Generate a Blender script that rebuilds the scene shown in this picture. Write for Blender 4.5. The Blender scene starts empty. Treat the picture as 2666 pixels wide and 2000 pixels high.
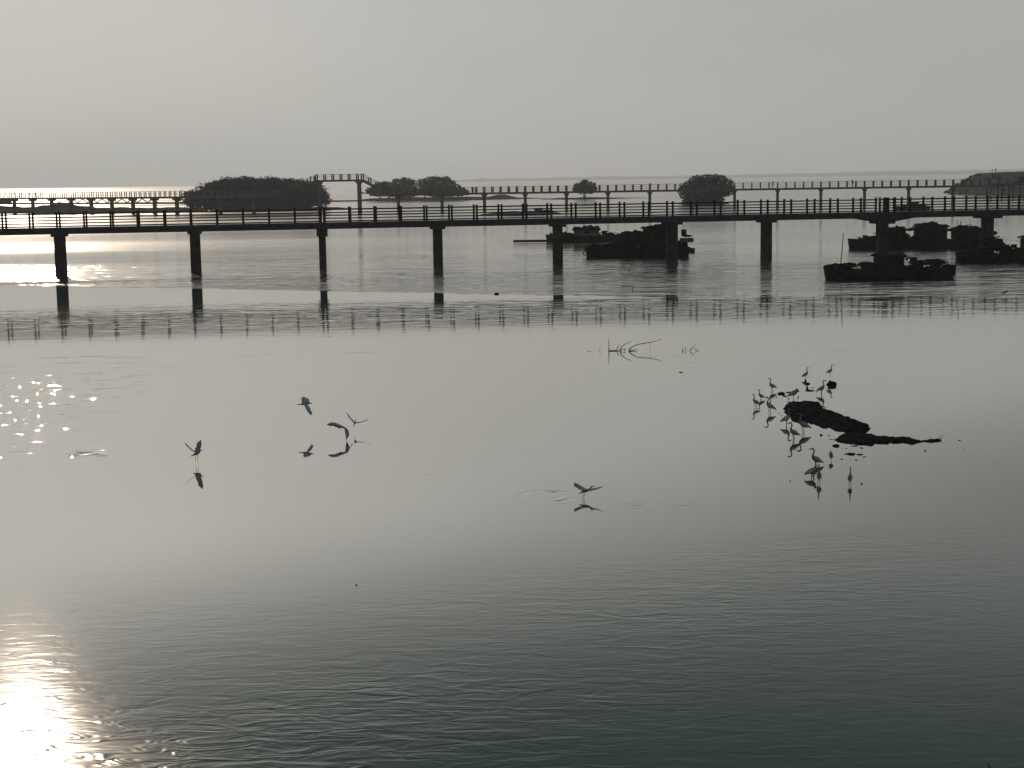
import bpy, math, random
from mathutils import Vector, Matrix, Euler, noise

# ------------------------------------------------------------------ camera, sky, sun, exposure
SC = bpy.context.scene
COL = SC.collection
F = 4050.0                      # focal length in photograph pixels (photograph 2666 x 2000)
CX, CY, H = 1333.0, 1000.0, 7.0
PITCH = math.atan(531.0 / F)
ROLL = math.radians(-0.86)
RM = Matrix.Rotation(math.pi / 2 - PITCH, 3, 'X') @ Matrix.Rotation(ROLL, 3, 'Z')
cd = bpy.data.cameras.new('camera')
cam = bpy.data.objects.new('camera', cd)
COL.objects.link(cam)
cam.matrix_world = Matrix.Translation((0, 0, H)) @ RM.to_4x4()
cd.sensor_width = 36.0
cd.lens = 36.0 * F / 2666.0
cd.clip_start = 0.5
cd.clip_end = 60000
SC.camera = cam


def ray(px, py):
    return RM @ Vector(((px - CX) / F, -(py - CY) / F, -1.0))


def G(px, py, z=0.0):
    d = ray(px, py)
    t = (z - H) / d.z
    return Vector((d.x * t, d.y * t, z))


def AT(px, py, Y):
    d = ray(px, py)
    t = Y / d.y
    return Vector((d.x * t, Y, H + d.z * t))


m_ = ray(70, 2105).normalized()
SUN = Vector((m_.x, m_.y, -m_.z))
SUN_EL = math.asin(SUN.z)
SUN_AZ = math.atan2(SUN.x, SUN.y)

world = bpy.data.worlds.new('World')
SC.world = world
world.use_nodes = True
wn = world.node_tree
wn.nodes.clear()
w_out = wn.nodes.new('ShaderNodeOutputWorld')
w_bg = wn.nodes.new('ShaderNodeBackground')
w_sky = wn.nodes.new('ShaderNodeTexSky')
w_sky.sky_type = 'NISHITA'
w_sky.sun_disc = False
w_sky.sun_elevation = SUN_EL
w_sky.sun_rotation = SUN_AZ
w_sky.altitude = 0
w_sky.air_density = 1.0
w_sky.dust_density = 4.0
w_sky.ozone_density = 1.0
w_hs = wn.nodes.new('ShaderNodeHueSaturation')
w_hs.inputs['Saturation'].default_value = 0.38
w_mix = wn.nodes.new('ShaderNodeMix')
w_mix.data_type = 'RGBA'
w_mix.inputs['Factor'].default_value = 0.961
# grey haze layer: thickest and palest at the horizon, thinning evenly towards the zenith all round
w_tc = wn.nodes.new('ShaderNodeTexCoord')
w_sep = wn.nodes.new('ShaderNodeSeparateXYZ')
w_rmp = wn.nodes.new('ShaderNodeValToRGB')
w_rmp.color_ramp.interpolation = 'EASE'
w_scl = wn.nodes.new('ShaderNodeVectorMath')
w_scl.operation = 'SCALE'
w_scl.inputs['Scale'].default_value = 4.0
HZ = ((0.0, (3.9, 3.92, 3.72)), (0.09, (3.85, 3.87, 3.68)), (0.21, (3.3, 3.35, 3.22)), (0.38, (2.0, 2.15, 2.15)), (0.7, (1.2, 1.35, 1.5)), (1.0, (1.1, 1.25, 1.42)))
for i_, (p_, c_) in enumerate(HZ):
    e_ = w_rmp.color_ramp.elements[i_] if i_ < 2 else w_rmp.color_ramp.elements.new(p_)
    e_.position = p_
    e_.color = tuple(v_ / 4 for v_ in c_) + (1,)
wn.links.new(w_tc.outputs['Generated'], w_sep.inputs[0])
wn.links.new(w_sep.outputs['Z'], w_rmp.inputs['Fac'])
wn.links.new(w_rmp.outputs['Color'], w_scl.inputs[0])
w_nz = wn.nodes.new('ShaderNodeTexNoise')      # faint unevenness of the haze, the same all round
w_nz.inputs['Scale'].default_value = 5.0
w_nz.inputs['Detail'].default_value = 4.0
w_map = wn.nodes.new('ShaderNodeMapping')
w_map.inputs['Scale'].default_value = (1.0, 1.0, 3.5)
w_mr = wn.nodes.new('ShaderNodeMapRange')
w_mr.inputs['To Min'].default_value = 0.93
w_mr.inputs['To Max'].default_value = 1.07
w_sc2 = wn.nodes.new('ShaderNodeVectorMath')
w_sc2.operation = 'SCALE'
wn.links.new(w_tc.outputs['Generated'], w_map.inputs['Vector'])
wn.links.new(w_map.outputs[0], w_nz.inputs['Vector'])
wn.links.new(w_nz.outputs['Fac'], w_mr.inputs['Value'])
wn.links.new(w_mr.outputs[0], w_sc2.inputs['Scale'])
wn.links.new(w_scl.outputs['Vector'], w_sc2.inputs[0])
wn.links.new(w_sc2.outputs['Vector'], w_mix.inputs['B'])
w_bg.inputs['Strength'].default_value = 0.1
wn.links.new(w_sky.outputs[0], w_hs.inputs['Color'])
wn.links.new(w_hs.outputs[0], w_mix.inputs['A'])
wn.links.new(w_mix.outputs['Result'], w_bg.inputs['Color'])
wn.links.new(w_bg.outputs[0], w_out.inputs['Surface'])

sd = bpy.data.lights.new('sun', 'SUN')
sun = bpy.data.objects.new('sun', sd)
COL.objects.link(sun)
sd.energy = 2.2
sd.angle = math.radians(0.6)
sd.color = (1.0, 0.81, 0.64)
sun.rotation_euler = SUN.to_track_quat('Z', 'Y').to_euler()

SC.view_settings.view_transform = 'Standard'
SC.view_settings.look = 'None'
SC.view_settings.exposure = 0.0
SC.view_settings.gamma = 1.0
SC.render.engine = 'CYCLES'
SC.cycles.use_denoising = True
SC.cycles.max_bounces = 4
SC.cycles.volume_bounces = 0
SC.cycles.use_adaptive_sampling = True
SC.cycles.adaptive_threshold = 0.02
SC.cycles.glossy_bounces = 3
SC.cycles.diffuse_bounces = 2
SC.cycles.sample_clamp_indirect = 8.0
SC.cycles.caustics_reflective = False

RND = random.Random(7)


# ------------------------------------------------------------------ helpers
def mat(name, col, rough=0.8, spec=0.3, var=0.35, scale=2.0, bump=0.0, metallic=0.0):
    m = bpy.data.materials.new(name)
    m.use_nodes = True
    nt = m.node_tree
    b = nt.nodes['Principled BSDF']
    tc = nt.nodes.new('ShaderNodeNewGeometry')
    n = nt.nodes.new('ShaderNodeTexNoise')
    n.inputs['Scale'].default_value = scale
    n.inputs['Detail'].default_value = 5
    nt.links.new(tc.outputs['Position'], n.inputs['Vector'])
    r = nt.nodes.new('ShaderNodeValToRGB')
    r.color_ramp.elements[0].position = 0.3
    r.color_ramp.elements[1].position = 0.7
    r.color_ramp.elements[0].color = tuple(c * (1 - var) for c in col) + (1,)
    r.color_ramp.elements[1].color = tuple(c * (1 + var) for c in col) + (1,)
    nt.links.new(n.outputs['Fac'], r.inputs['Fac'])
    nt.links.new(r.outputs['Color'], b.inputs['Base Color'])
    b.inputs['Roughness'].default_value = rough
    b.inputs['Specular IOR Level'].default_value = spec
    b.inputs['Metallic'].default_value = metallic
    if bump:
        bp = nt.nodes.new('ShaderNodeBump')
        bp.inputs['Strength'].default_value = bump
        bp.inputs['Distance'].default_value = 0.05
        nt.links.new(n.outputs['Fac'], bp.inputs['Height'])
        nt.links.new(bp.outputs['Normal'], b.inputs['Normal'])
    return m


M = dict(
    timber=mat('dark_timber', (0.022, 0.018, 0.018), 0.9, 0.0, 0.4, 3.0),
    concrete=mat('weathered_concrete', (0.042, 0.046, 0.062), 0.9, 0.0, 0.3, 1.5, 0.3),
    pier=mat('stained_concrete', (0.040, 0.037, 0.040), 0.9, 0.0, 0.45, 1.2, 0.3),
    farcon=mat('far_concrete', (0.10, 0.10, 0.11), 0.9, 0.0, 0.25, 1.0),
    leaf=mat('mangrove_leaf', (0.026, 0.060, 0.072), 0.8, 0.0, 0.5, 0.6),
    bark=mat('bark', (0.04, 0.036, 0.034), 0.9, 0.0, 0.4, 4.0, 0.4),
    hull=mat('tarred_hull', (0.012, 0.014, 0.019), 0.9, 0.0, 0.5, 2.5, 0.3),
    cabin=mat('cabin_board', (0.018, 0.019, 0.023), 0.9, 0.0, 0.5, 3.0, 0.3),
    palew=mat('pale_panel', (0.10, 0.11, 0.12), 0.8, 0.0, 0.3, 2.0),
    tarp=mat('dark_tarp', (0.013, 0.016, 0.021), 0.9, 0.0, 0.5, 2.0, 0.5),
    mud=mat('wet_mud', (0.016, 0.016, 0.019), 0.95, 0.0, 0.5, 5.0, 0.6),
    flat=mat('mud_flat', (0.045, 0.044, 0.043), 0.9, 0.0, 0.4, 0.4, 0.4),
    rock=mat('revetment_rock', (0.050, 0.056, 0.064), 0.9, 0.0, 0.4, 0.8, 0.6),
    shore=mat('far_shore_scrub', (0.06, 0.08, 0.08), 0.9, 0.0, 0.3, 0.02),
    feather=mat('grey_feather', (0.16, 0.165, 0.18), 0.8, 0.05, 0.3, 12.0),
    wing=mat('wing_feather', (0.34, 0.40, 0.46), 0.8, 0.05, 0.35, 10.0),
    leg=mat('bird_leg', (0.03, 0.03, 0.03), 0.8, 0.0, 0.3, 10.0),
    wood=mat('wet_driftwood', (0.018, 0.016, 0.015), 0.9, 0.0, 0.4, 6.0, 0.4),
    redwood=mat('reddish_plank', (0.06, 0.030, 0.026), 0.8, 0.0, 0.4, 4.0),
    cloth=mat('dark_cloth', (0.03, 0.03, 0.035), 0.9, 0.0, 0.5, 6.0),
)


class MB:
    def __init__(self):
        self.v = []
        self.f = []

    def box(self, c, s, rot=None):
        b = len(self.v)
        c = Vector(c)
        for dx, dy, dz in ((-1, -1, -1), (1, -1, -1), (1, 1, -1), (-1, 1, -1), (-1, -1, 1), (1, -1, 1), (1, 1, 1), (-1, 1, 1)):
            p = Vector((dx * s[0] / 2, dy * s[1] / 2, dz * s[2] / 2))
            if rot is not None:
                p = rot @ p
            self.v.append(tuple(c + p))
        for q in ((0, 3, 2, 1), (4, 5, 6, 7), (0, 1, 5, 4), (1, 2, 6, 5), (2, 3, 7, 6), (3, 0, 4, 7)):
            self.f.append(tuple(b + i for i in q))
        return self

    def beam(self, a, b_, w, h):
        """square bar from a to b_, w across, h in the vertical sense"""
        a, b_ = Vector(a), Vector(b_)
        d = (b_ - a)
        L = d.length
        x = d.normalized()
        up = Vector((0, 0, 1)) if abs(x.z) < 0.95 else Vector((1, 0, 0))
        y = up.cross(x).normalized()
        z = x.cross(y)
        rot = Matrix((x, y, z)).transposed()
        return self.box((a + b_) / 2, (L, w, h), rot)

    def tube(self, pts, rad, n=6, caps=True, ry=None):
        """rings along pts; rad list; ry optional list of sideways radii"""
        b = len(self.v)
        pts = [Vector(p) for p in pts]
        for i, p in enumerate(pts):
            d = (pts[min(i + 1, len(pts) - 1)] - pts[max(i - 1, 0)]).normalized()
            up = Vector((0, 0, 1)) if abs(d.z) < 0.9 else Vector((1, 0, 0))
            if ry is not None:
                up = Vector((0, 1, 0))
                s = up
                t = d.cross(s).normalized()
            else:
                s = up.cross(d).normalized()
                t = d.cross(s).normalized()
            r1 = rad[i] if not isinstance(rad, (int, float)) else rad
            r2 = ry[i] if ry is not None else r1
            for k in range(n):
                a = 2 * math.pi * k / n
                self.v.append(tuple(p + s * (math.cos(a) * r2) + t * (math.sin(a) * r1)))
        for i in range(len(pts) - 1):
            for k in range(n):
                k2 = (k + 1) % n
                self.f.append((b + i * n + k, b + i * n + k2, b + (i + 1) * n + k2, b + (i + 1) * n + k))
        if caps:
            self.f.append(tuple(b + k for k in reversed(range(n))))
            self.f.append(tuple(b + (len(pts) - 1) * n + k for k in range(n)))
        return self

    def lump(self, c, r, seed=0, amp=0.3, nu=10, nv=6, freq=1.3):
        b = len(self.v)
        c = Vector(c)
        off = Vector((seed * 3.17, seed * 1.31, seed * 7.7))
        for j in range(nv + 1):
            th = math.pi * j / nv
            for i in range(nu):
                ph = 2 * math.pi * i / nu
                u = Vector((math.sin(th) * math.cos(ph), math.sin(th) * math.sin(ph), math.cos(th)))
                k = 1 + amp * noise.noise(u * freq + off) * 1.6
                self.v.append((c.x + u.x * r[0] * k, c.y + u.y * r[1] * k, c.z + u.z * r[2] * k))
        for j in range(nv):
            for i in range(nu):
                i2 = (i + 1) % nu
                self.f.append((b + j * nu + i, b + (j + 1) * nu + i, b + (j + 1) * nu + i2, b + j * nu + i2))
        return self

    def mesh(self, name, m, smooth=False):
        me = bpy.data.meshes.new(name)
        me.from_pydata(self.v, [], self.f)
        me.materials.append(m)
        if smooth:
            for p in me.polygons:
                p.use_smooth = True
        me.update()
        return me

    def build(self, name, m, parent=None, smooth=False, loc=None):
        return put(name, self.mesh(name, m, smooth), parent, loc)


def put(name, me, parent=None, loc=None, rot=None, scale=None):
    o = bpy.data.objects.new(name, me)
    COL.objects.link(o)
    o.parent = parent
    if loc is not None:
        o.location = loc
    if rot is not None:
        o.rotation_euler = rot
    if scale is not None:
        o.scale = scale
    return o


def tag(o, label=None, cat=None, group=None, kind=None):
    if label:
        o['label'] = label
    if cat:
        o['category'] = cat
    if group:
        o['group'] = group
    if kind:
        o['kind'] = kind
    return o


def thing(name, label, cat, loc=(0, 0, 0), rz=0.0, group=None):
    o = put(name, None, None, loc, (0, 0, rz))
    return tag(o, label, cat, group)


# ------------------------------------------------------------------ water
def water_material(zone, rings=()):
    """one water, three reaches (near, mid, far) that share the same calm surface and differ in wind ripple"""
    m = bpy.data.materials.new('tidal_water_' + zone)
    m.use_nodes = True
    nt = m.node_tree
    nt.nodes.clear()
    L = nt.links.new

    def nd(t, **kw):
        n = nt.nodes.new(t)
        for k, v in kw.items():
            setattr(n, k, v)
        return n

    def math_(op, a, b=None, c=None):
        n = nd('ShaderNodeMath', operation=op)
        for i, x in enumerate((a, b, c)):
            if x is None:
                continue
            if isinstance(x, (int, float)):
                n.inputs[i].default_value = x
            else:
                L(x, n.inputs[i])
        return n.outputs[0]

    def mul(a, b):
        return math_('MULTIPLY', a, b)

    def add(a, b):
        return math_('ADD', a, b)

    def sub(a, b):
        return math_('SUBTRACT', a, b)

    def ramp(x, a, b, smooth=True):
        n = nd('ShaderNodeMapRange')
        n.interpolation_type = 'SMOOTHSTEP' if smooth else 'LINEAR'
        L(x, n.inputs['Value'])
        n.inputs['From Min'].default_value = a
        n.inputs['From Max'].default_value = b
        return n.outputs['Result']

    pos = nd('ShaderNodeNewGeometry').outputs['Position']
    sep = nd('ShaderNodeSeparateXYZ')
    L(pos, sep.inputs[0])
    X, Y = sep.outputs['X'], sep.outputs['Y']

    def tex(scale, sx=1.0, sy=1.0, rot=0.0, detail=1.0, rough=0.5, dist=0.0):
        mp = nd('ShaderNodeMapping')
        mp.inputs['Scale'].default_value = (sx * scale, sy * scale, scale)
        mp.inputs['Rotation'].default_value = (0, 0, rot)
        L(pos, mp.inputs['Vector'])
        n = nd('ShaderNodeTexNoise')
        n.noise_dimensions = '2D'
        n.inputs['Scale'].default_value = 1.0
        n.inputs['Detail'].default_value = detail
        n.inputs['Roughness'].default_value = rough
        n.inputs['Distortion'].default_value = dist
        L(mp.outputs[0], n.inputs['Vector'])
        return n.outputs['Fac']

    def wave(*a, **k):
        return sub(tex(*a, **k), 0.5)

    wob = mul(wave(1 / 22.0, 0.5, 1.0, 0.1, 3), 14.0)
    dn = add(Y, mul(wob, 0.8))
    h = mul(wave(1 / 3.4, 0.5, 1.0, 0.3, 2), 0.0014)
    rough = None
    if zone == 'near':
        cut = add(Y, add(mul(X, -0.22), mul(wob, 0.55)))
        near = sub(1.0, ramp(cut, 19, 33))
        # mask towards the lower right: slight ruffle roughness plus a painted dimming of the reflection
        ruffle_dim = sub(1.0, ramp(add(sub(Y, X), mul(wob, 0.35)), 17, 38))
        pa, pb = G(350, 1990), G(2000, 1440)
        e_ = (pb - pa).normalized()
        off = add(mul(sub(X, pa.x), -e_.y), mul(sub(Y, pa.y), e_.x))
        off = math_('DIVIDE', add(off, mul(wob, 0.25)), 3.2)
        swath = math_('POWER', 2.718, mul(mul(off, off), -1.0))
        patch = ramp(tex(1 / 5.0, 0.5, 1.0, 0.25, 2), 0.3, 0.7)
        near = mul(near, add(add(0.20, mul(sub(1.0, ramp(X, -6.5, -2.5)), 0.30)), mul(swath, add(0.35, mul(patch, 0.9)))))
        hn = add(mul(wave(1 / 0.23, 0.33, 1.0, 0.18, 2, 0.6, 0.7), 0.012), mul(wave(1 / 0.9, 0.35, 1.0, 0.22, 1, 0.5, 0.3), 0.008))
        h = add(h, mul(near, hn))
        # sparse ripples in the sun's quarter
        spk = mul(ramp(tex(1 / 0.45, 0.4, 1.0, 0.2, 2, 0.6), 0.62, 0.74),
                  mul(sub(1.0, ramp(X, -15.5, -10.5)), mul(ramp(Y, 30, 40), sub(1.0, ramp(Y, 54, 64)))))
        h = add(h, mul(spk, 0.0085))
        faint = ramp(tex(1 / 1.6, 0.22, 1.0, 0.06, 2, 0.65), 0.635, 0.76)
        h = add(h, mul(mul(faint, ramp(Y, 32, 40)), 0.0032))
        ringn = wave(1 / 0.9, 1, 1, 0.4, 1)
        ringm = mul(ramp(tex(1 / 0.7, 1, 1, 0.9, 1), 0.38, 0.66), 2.0)
        for (cx, cy, r0, wdt, k, amp) in rings:
            v = nd('ShaderNodeVectorMath', operation='DISTANCE')
            L(pos, v.inputs[0])
            v.inputs[1].default_value = (cx, cy, 0)
            r = add(v.outputs['Value'], mul(ringn, 0.5 * r0 + 0.1))
            e = math_('DIVIDE', sub(r, r0), wdt)
            g = math_('POWER', 2.718, mul(mul(e, e), -1.0))
            h = add(h, mul(mul(math_('SINE', mul(r, k)), g), mul(ringm, amp)))
        rough = add(0.03, add(mul(near, 0.05), mul(ruffle_dim, 0.02)))
    elif zone == 'mid':
        band = add(mul(ramp(dn, 75, 81), sub(1.0, ramp(dn, 88, 97))), mul(mul(ramp(Y, 66, 70), sub(1.0, ramp(dn, 76, 80))), 0.16))
        hb_ = add(mul(wave(1 / 2.2, 0.45, 1.0, 0.05, 1, 0.5, 0.4), 0.015), mul(wave(1 / 0.8, 0.5, 1.0, -0.12, 2, 0.5, 0.4), 0.012))
        h = add(h, mul(band, hb_))
    if zone in ('mid', 'far'):
        # straight edge of the wind shadow behind the footbridge, slightly slanted
        d_ = add(add(Y, add(mul(X, 0.22), mul(math_('MINIMUM', X, 0.0), 0.23))), mul(wob, 0.12))
        soft = add(0.6, mul(ramp(X, -6, 16), 3.5))
        d_ = math_('DIVIDE', sub(d_, WEDGE), soft)
        strip = mul(ramp(d_, -1, 1), sub(1.0, mul(ramp(dn, 132, 152), 0.88)))
        strip = add(strip, mul(mul(ramp(dn, 160, 172), sub(1.0, ramp(dn, 190, 206))), 0.5))
        hs = add(mul(wave(1 / 1.1, 0.25, 1.0, 0.0, 2, 0.6, 0.3), 0.20), mul(wave(1 / 5.0, 0.3, 1.0, 0.1, 1), 0.18))
        h = add(h, mul(strip, hs))
        open_ = ramp(dn, 118, 190)
        rough = add(0.03, add(mul(strip, 0.08), mul(open_, 0.07)))
        if zone == 'mid':
            rough = add(rough, mul(mul(ramp(Y, 66, 71), sub(1.0, ramp(dn, 89, 97))), 0.022))
    if zone == 'far':
        far = ramp(dn, 136, 420)
        streak = ramp(tex(1 / 30.0, 0.12, 1.0, 0.02, 3, 0.6), 0.35, 0.65)
        h = add(h, mul(far, mul(wave(1 / 9.0, 0.3, 1.0, 0.05, 2), 0.24)))
        rough = add(rough, mul(far, mul(streak, 0.11)))
    bp = nd('ShaderNodeBump')
    bp.inputs['Strength'].default_value = 1.0
    bp.inputs['Distance'].default_value = 1.0
    L(h, bp.inputs['Height'])
    N = bp.outputs['Normal']
    fr = nd('ShaderNodeFresnel')
    fr.inputs['IOR'].default_value = 1.333
    L(N, fr.inputs['Normal'])
    # glancing sheen strengthened by hand: Fresnel stretched beyond clear water's, then capped
    fac = mul(ramp(fr.outputs[0], 0.048, 0.29), 0.81)
    if zone == 'near':
        fac = mul(fac, sub(1.0, mul(ruffle_dim, 0.46)))  # dims the reflection directly, apart from any ripple
    gl = nd('ShaderNodeBsdfGlossy')
    gl.inputs['Color'].default_value = (0.97, 0.95, 0.92, 1)
    L(rough, gl.inputs['Roughness'])
    L(N, gl.inputs['Normal'])
    df = nd('ShaderNodeBsdfDiffuse')
    df.inputs['Color'].default_value = (0.016, 0.053, 0.054, 1)
    mx = nd('ShaderNodeMixShader')
    L(fac, mx.inputs[0])
    L(df.outputs[0], mx.inputs[1])
    L(gl.outputs[0], mx.inputs[2])
    out = nd('ShaderNodeOutputMaterial')
    L(mx.outputs[0], out.inputs['Surface'])
    return m


WEDGE = 96.3
RINGS = []
for (px, py, r0, wd, k, a) in ((1690, 1296, 1.0, 0.2, 34, 0.0012), (1690, 1300, 0.35, 0.3, 22, 0.0004), (1278, 1417, 0.10, 0.05, 60, 0.0012),
                               (235, 1181, 0.25, 0.35, 26, 0.008), (1125, 1226, 0.4, 0.35, 20, 0.0012), (1425, 1292, 0.3, 0.5, 18, 0.003),
                               (1330, 1184, 0.8, 0.3, 16, 0.001), (2115, 1243, 0.25, 0.2, 40, 0.0006)):
    p = G(px, py)
    RINGS.append((p.x, p.y, r0, wd, k, a))
S = 12000
wm_ = bpy.data.meshes.new('water')
wm_.from_pydata([(x, y, 0) for y in (-S, 66, 130, S) for x in (-S, S)], [], [(0, 1, 3, 2), (2, 3, 5, 4), (4, 5, 7, 6)])
for i, zn in enumerate(('near', 'mid', 'far')):
    wm_.materials.append(water_material(zn, RINGS))
    wm_.polygons[i].material_index = i
water = tag(put('water', wm_), 'calm silver grey tidal water reaching to the horizon', None, None, 'structure')


# ------------------------------------------------------------------ terrain: shore, flats, bars, headland
def far_shore():
    Y0 = 8500.0
    mb_ = MB()
    x0 = AT(1010, 470, Y0).x
    x1 = 6500.0
    n = 420
    b = []
    for i in range(n + 1):
        t = i / n
        x = x0 + (x1 - x0) * t
        pxx = x / Y0 * F + CX
        h = 15 + 9 * min(1, max(0, (pxx - 1100) / 1500))
        h += 7 * noise.noise(Vector((x * 0.0016, 3.3, 0))) + 3.5 * noise.noise(Vector((x * 0.008, 1.3, 0))) + 2.2 * noise.noise(Vector((x * 0.03, 9.3, 0)))
        h += 9 * math.exp(-((pxx - 1260) / 11.0) ** 2)
        h *= min(1, t * 14) ** 0.5
        h = max(h, 1.0)
        for (dy, z) in ((0, -0.5), (6, h * 0.7), (60, h), (420, h * 0.8), (600, -0.5)):
            mb_.v.append((x, Y0 + dy, z))
    for i in range(n):
        for k in range(4):
            a = i * 5 + k
            mb_.f.append((a, a + 5, a + 6, a + 1))
    tag(mb_.build('far_shore', M['shore']), 'faint low wooded shore across the bay in haze', None, None, 'structure')


def poly_dist(px, py, poly):
    inside = False
    best = 1e9
    n = len(poly)
    for i in range(n):
        x1, y1 = poly[i]
        x2, y2 = poly[(i + 1) % n]
        if (y1 > py) != (y2 > py) and px < (x2 - x1) * (py - y1) / (y2 - y1) + x1:
            inside = not inside
        dx, dy = x2 - x1, y2 - y1
        t = max(0, min(1, ((px - x1) * dx + (py - y1) * dy) / (dx * dx + dy * dy + 1e-12)))
        d = math.hypot(px - x1 - t * dx, py - y1 - t * dy)
        best = min(best, d)
    return best if inside else -best


def bar(name, poly, dx, dy, top, soft, rough, m, label, kind='structure', mounds=(), ns=1.0):
    """low bank whose waterline follows poly (world xy); soft = metres over which it rises"""
    xs = [p[0] for p in poly]
    ys = [p[1] for p in poly]
    pad = max(dx, dy) * 2
    nx = int((max(xs) - min(xs) + 2 * pad) / dx) + 1
    ny = int((max(ys) - min(ys) + 2 * pad) / dy) + 1
    mb_ = MB()
    D = []
    for j in range(ny + 1):
        for i in range(nx + 1):
            x = min(xs) - pad + i * dx
            y = min(ys) - pad + j * dy
            d = poly_dist(x, y, poly)
            nz = noise.noise(Vector((x * ns, y * ns * 0.7, 1.7))) + 0.6 * noise.noise(Vector((x * ns * 2.7, y * ns * 2.1, 4.1)))
            d2 = d + nz * soft * 0.55
            z = top * (1 - math.exp(-max(d2, 0) / soft)) * (1 + 0.35 * nz) + rough * nz * (1 if d2 > soft * 0.3 else 0.3) if d2 > 0 else d2 * top / soft * 0.6
            for (mx, my, rx, ry, mh) in mounds:
                z += mh * math.exp(-((x - mx) / rx) ** 2 - ((y - my) / ry) ** 2) * (1 + 0.5 * nz)
            D.append(d2)
            mb_.v.append((x, y, max(z, -0.4)))
    w = nx + 1
    for j in range(ny):
        for i in range(nx):
            a = j * w + i
            if max(D[a], D[a + 1], D[a + w], D[a + w + 1]) > -soft * 0.4:
                mb_.f.append((a, a + 1, a + w + 1, a + w))
    o = mb_.build(name, m, None, True)
    return tag(o, label, None, None, kind)


far_shore()


def gp(lst):
    return [tuple(G(x, y)[:2]) for x, y in lst]


def at_m(px, py):
    g = G(px, py)
    return g.x, g.y


# left flats behind the near footbridge
p1, p2, p3 = at_m(45, 552), at_m(140, 551), at_m(20, 551)
bar('mud_flat', gp([(-220, 556), (60, 557), (200, 556), (330, 556), (430, 553), (480, 551), (560, 548), (620, 546), (560, 544), (430, 545), (300, 545), (120, 546), (-220, 548)]),
    2.0, 2.5, 0.6, 4.0, 0.2, M['flat'], 'low brown mud flat with mounds left of the big mangrove thicket',
    mounds=((p3[0] - 4, p3[1] + 6, 6, 7, 1.2), (p2[0] - 0.5, p2[1] + 5, 4.5, 6, 2.0), (p2[0] + 7, p2[1] + 6, 3, 4, 0.8)), ns=0.25)
# strips among the trees further out
bar('mud_flat', gp([(930, 521), (1010, 525), (1150, 524), (1300, 520), (1420, 517), (1300, 514.5), (1150, 515), (1000, 517)]),
    3.0, 5.0, 0.5, 6.0, 0.15, M['flat'], 'long dark mud strip under the twin mangrove trees', ns=0.1,
    mounds=((at_m(1310, 517)[0], at_m(1310, 517)[1], 4, 8, 1.0),))
bar('mud_flat', gp([(1400, 519.5), (1500, 520), (1600, 518), (1680, 516), (1600, 514.5), (1480, 515)]),
    3.0, 5.0, 0.35, 6.0, 0.1, M['flat'], 'thin mud spit below the lone small mangrove', ns=0.1)
bar('mud_flat', gp([(800, 527), (880, 526), (1000, 523.5), (1000, 521.5), (860, 522.5), (790, 524)]),
    3.0, 4.0, 0.3, 5.0, 0.1, M['flat'], 'thin mud strip right of the big mangrove thicket', ns=0.1)
bar('mud_flat', gp([(560, 551), (700, 552), (860, 547), (900, 543), (860, 540), (700, 538), (560, 541)]),
    2.5, 3.0, 0.3, 4.0, 0.1, M['flat'], 'mud bank carrying the big mangrove thicket', ns=0.15)
bar('mud_flat', gp([(1770, 533), (1830, 535), (1890, 532), (1900, 529), (1830, 526), (1770, 528)]),
    2.0, 2.5, 0.3, 3.0, 0.1, M['flat'], 'mud bank under the round right hand mangrove', ns=0.15)
bar('mud_flat', gp([(1240, 560), (1330, 563), (1430, 560), (1470, 556), (1400, 554), (1290, 556)]),
    0.9, 1.2, 0.45, 2.0, 0.1, M['flat'], 'dark mud bar seen through the middle of the near railing', ns=0.3)


def z5(lst):
    return gp([(1900 + x * .2984, 920 + y * .2984) for x, y in lst])


bar1 = bar('mud_bar', z5([(470, 480), (490, 445), (560, 430), (690, 440), (750, 425), (800, 450), (815, 480), (860, 500), (960, 525), (1050, 575), (1120, 590), (1200, 620), (1222, 655),
                          (1210, 687), (1100, 692), (960, 682), (880, 657), (760, 622), (650, 592), (560, 602), (530, 562), (480, 515)]),
           0.05, 0.12, 0.10, 0.14, 0.03, M['mud'], 'broad black mud bar among the standing egrets', ns=4.0)
bar2 = bar('mud_bar', z5([(840, 752), (940, 742), (960, 712), (1080, 700), (1220, 712), (1400, 737), (1560, 742), (1650, 760), (1720, 757), (1840, 752), (1845, 768), (1720, 776), (1600, 787),
                          (1520, 782), (1400, 778), (1280, 784), (1250, 796), (1050, 792), (980, 772)]),
           0.05, 0.07, 0.07, 0.10, 0.025, M['mud'], 'narrow black mud spit tapering right below the broad bar', ns=4.0)
clod = [(585, 330, 28, 9), (520, 342, 45, 3), (700, 327, 40, 8), (450, 355, 38, 14), (480, 375, 22, 6), (407, 382, 8, 5), (513, 398, 8, 8), (722, 302, 14, 3), (757, 338, 6, 4), (675, 310, 10, 20), (680, 268, 20, 12),
        (660, 245, 12, 14), (795, 716, 14, 10), (866, 718, 9, 6), (925, 810, 30, 16), (980, 828, 6, 4), (1015, 832, 7, 4), (1090, 810, 34, 3), (1148, 826, 22, 4), (1060, 880, 40, 11), (1140, 884, 34, 5), (1020, 880, 26, 4),
        (1175, 904, 18, 4), (977, 924, 12, 5), (1105, 932, 12, 5), (527, 1114, 8, 6), (1152, 1140, 10, 8), (2005, 761, 14, 3), (2040, 843, 8, 3), (1305, 790, 8, 4), (455, 546, 10, 3), (430, 525, 6, 3), (400, 495, 6, 3)]
me_clod = [MB().lump((0, 0, 0), (1, 1, 1), s, 0.35, 9, 5).mesh('clod', M['mud'], True) for s in range(4)]
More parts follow.
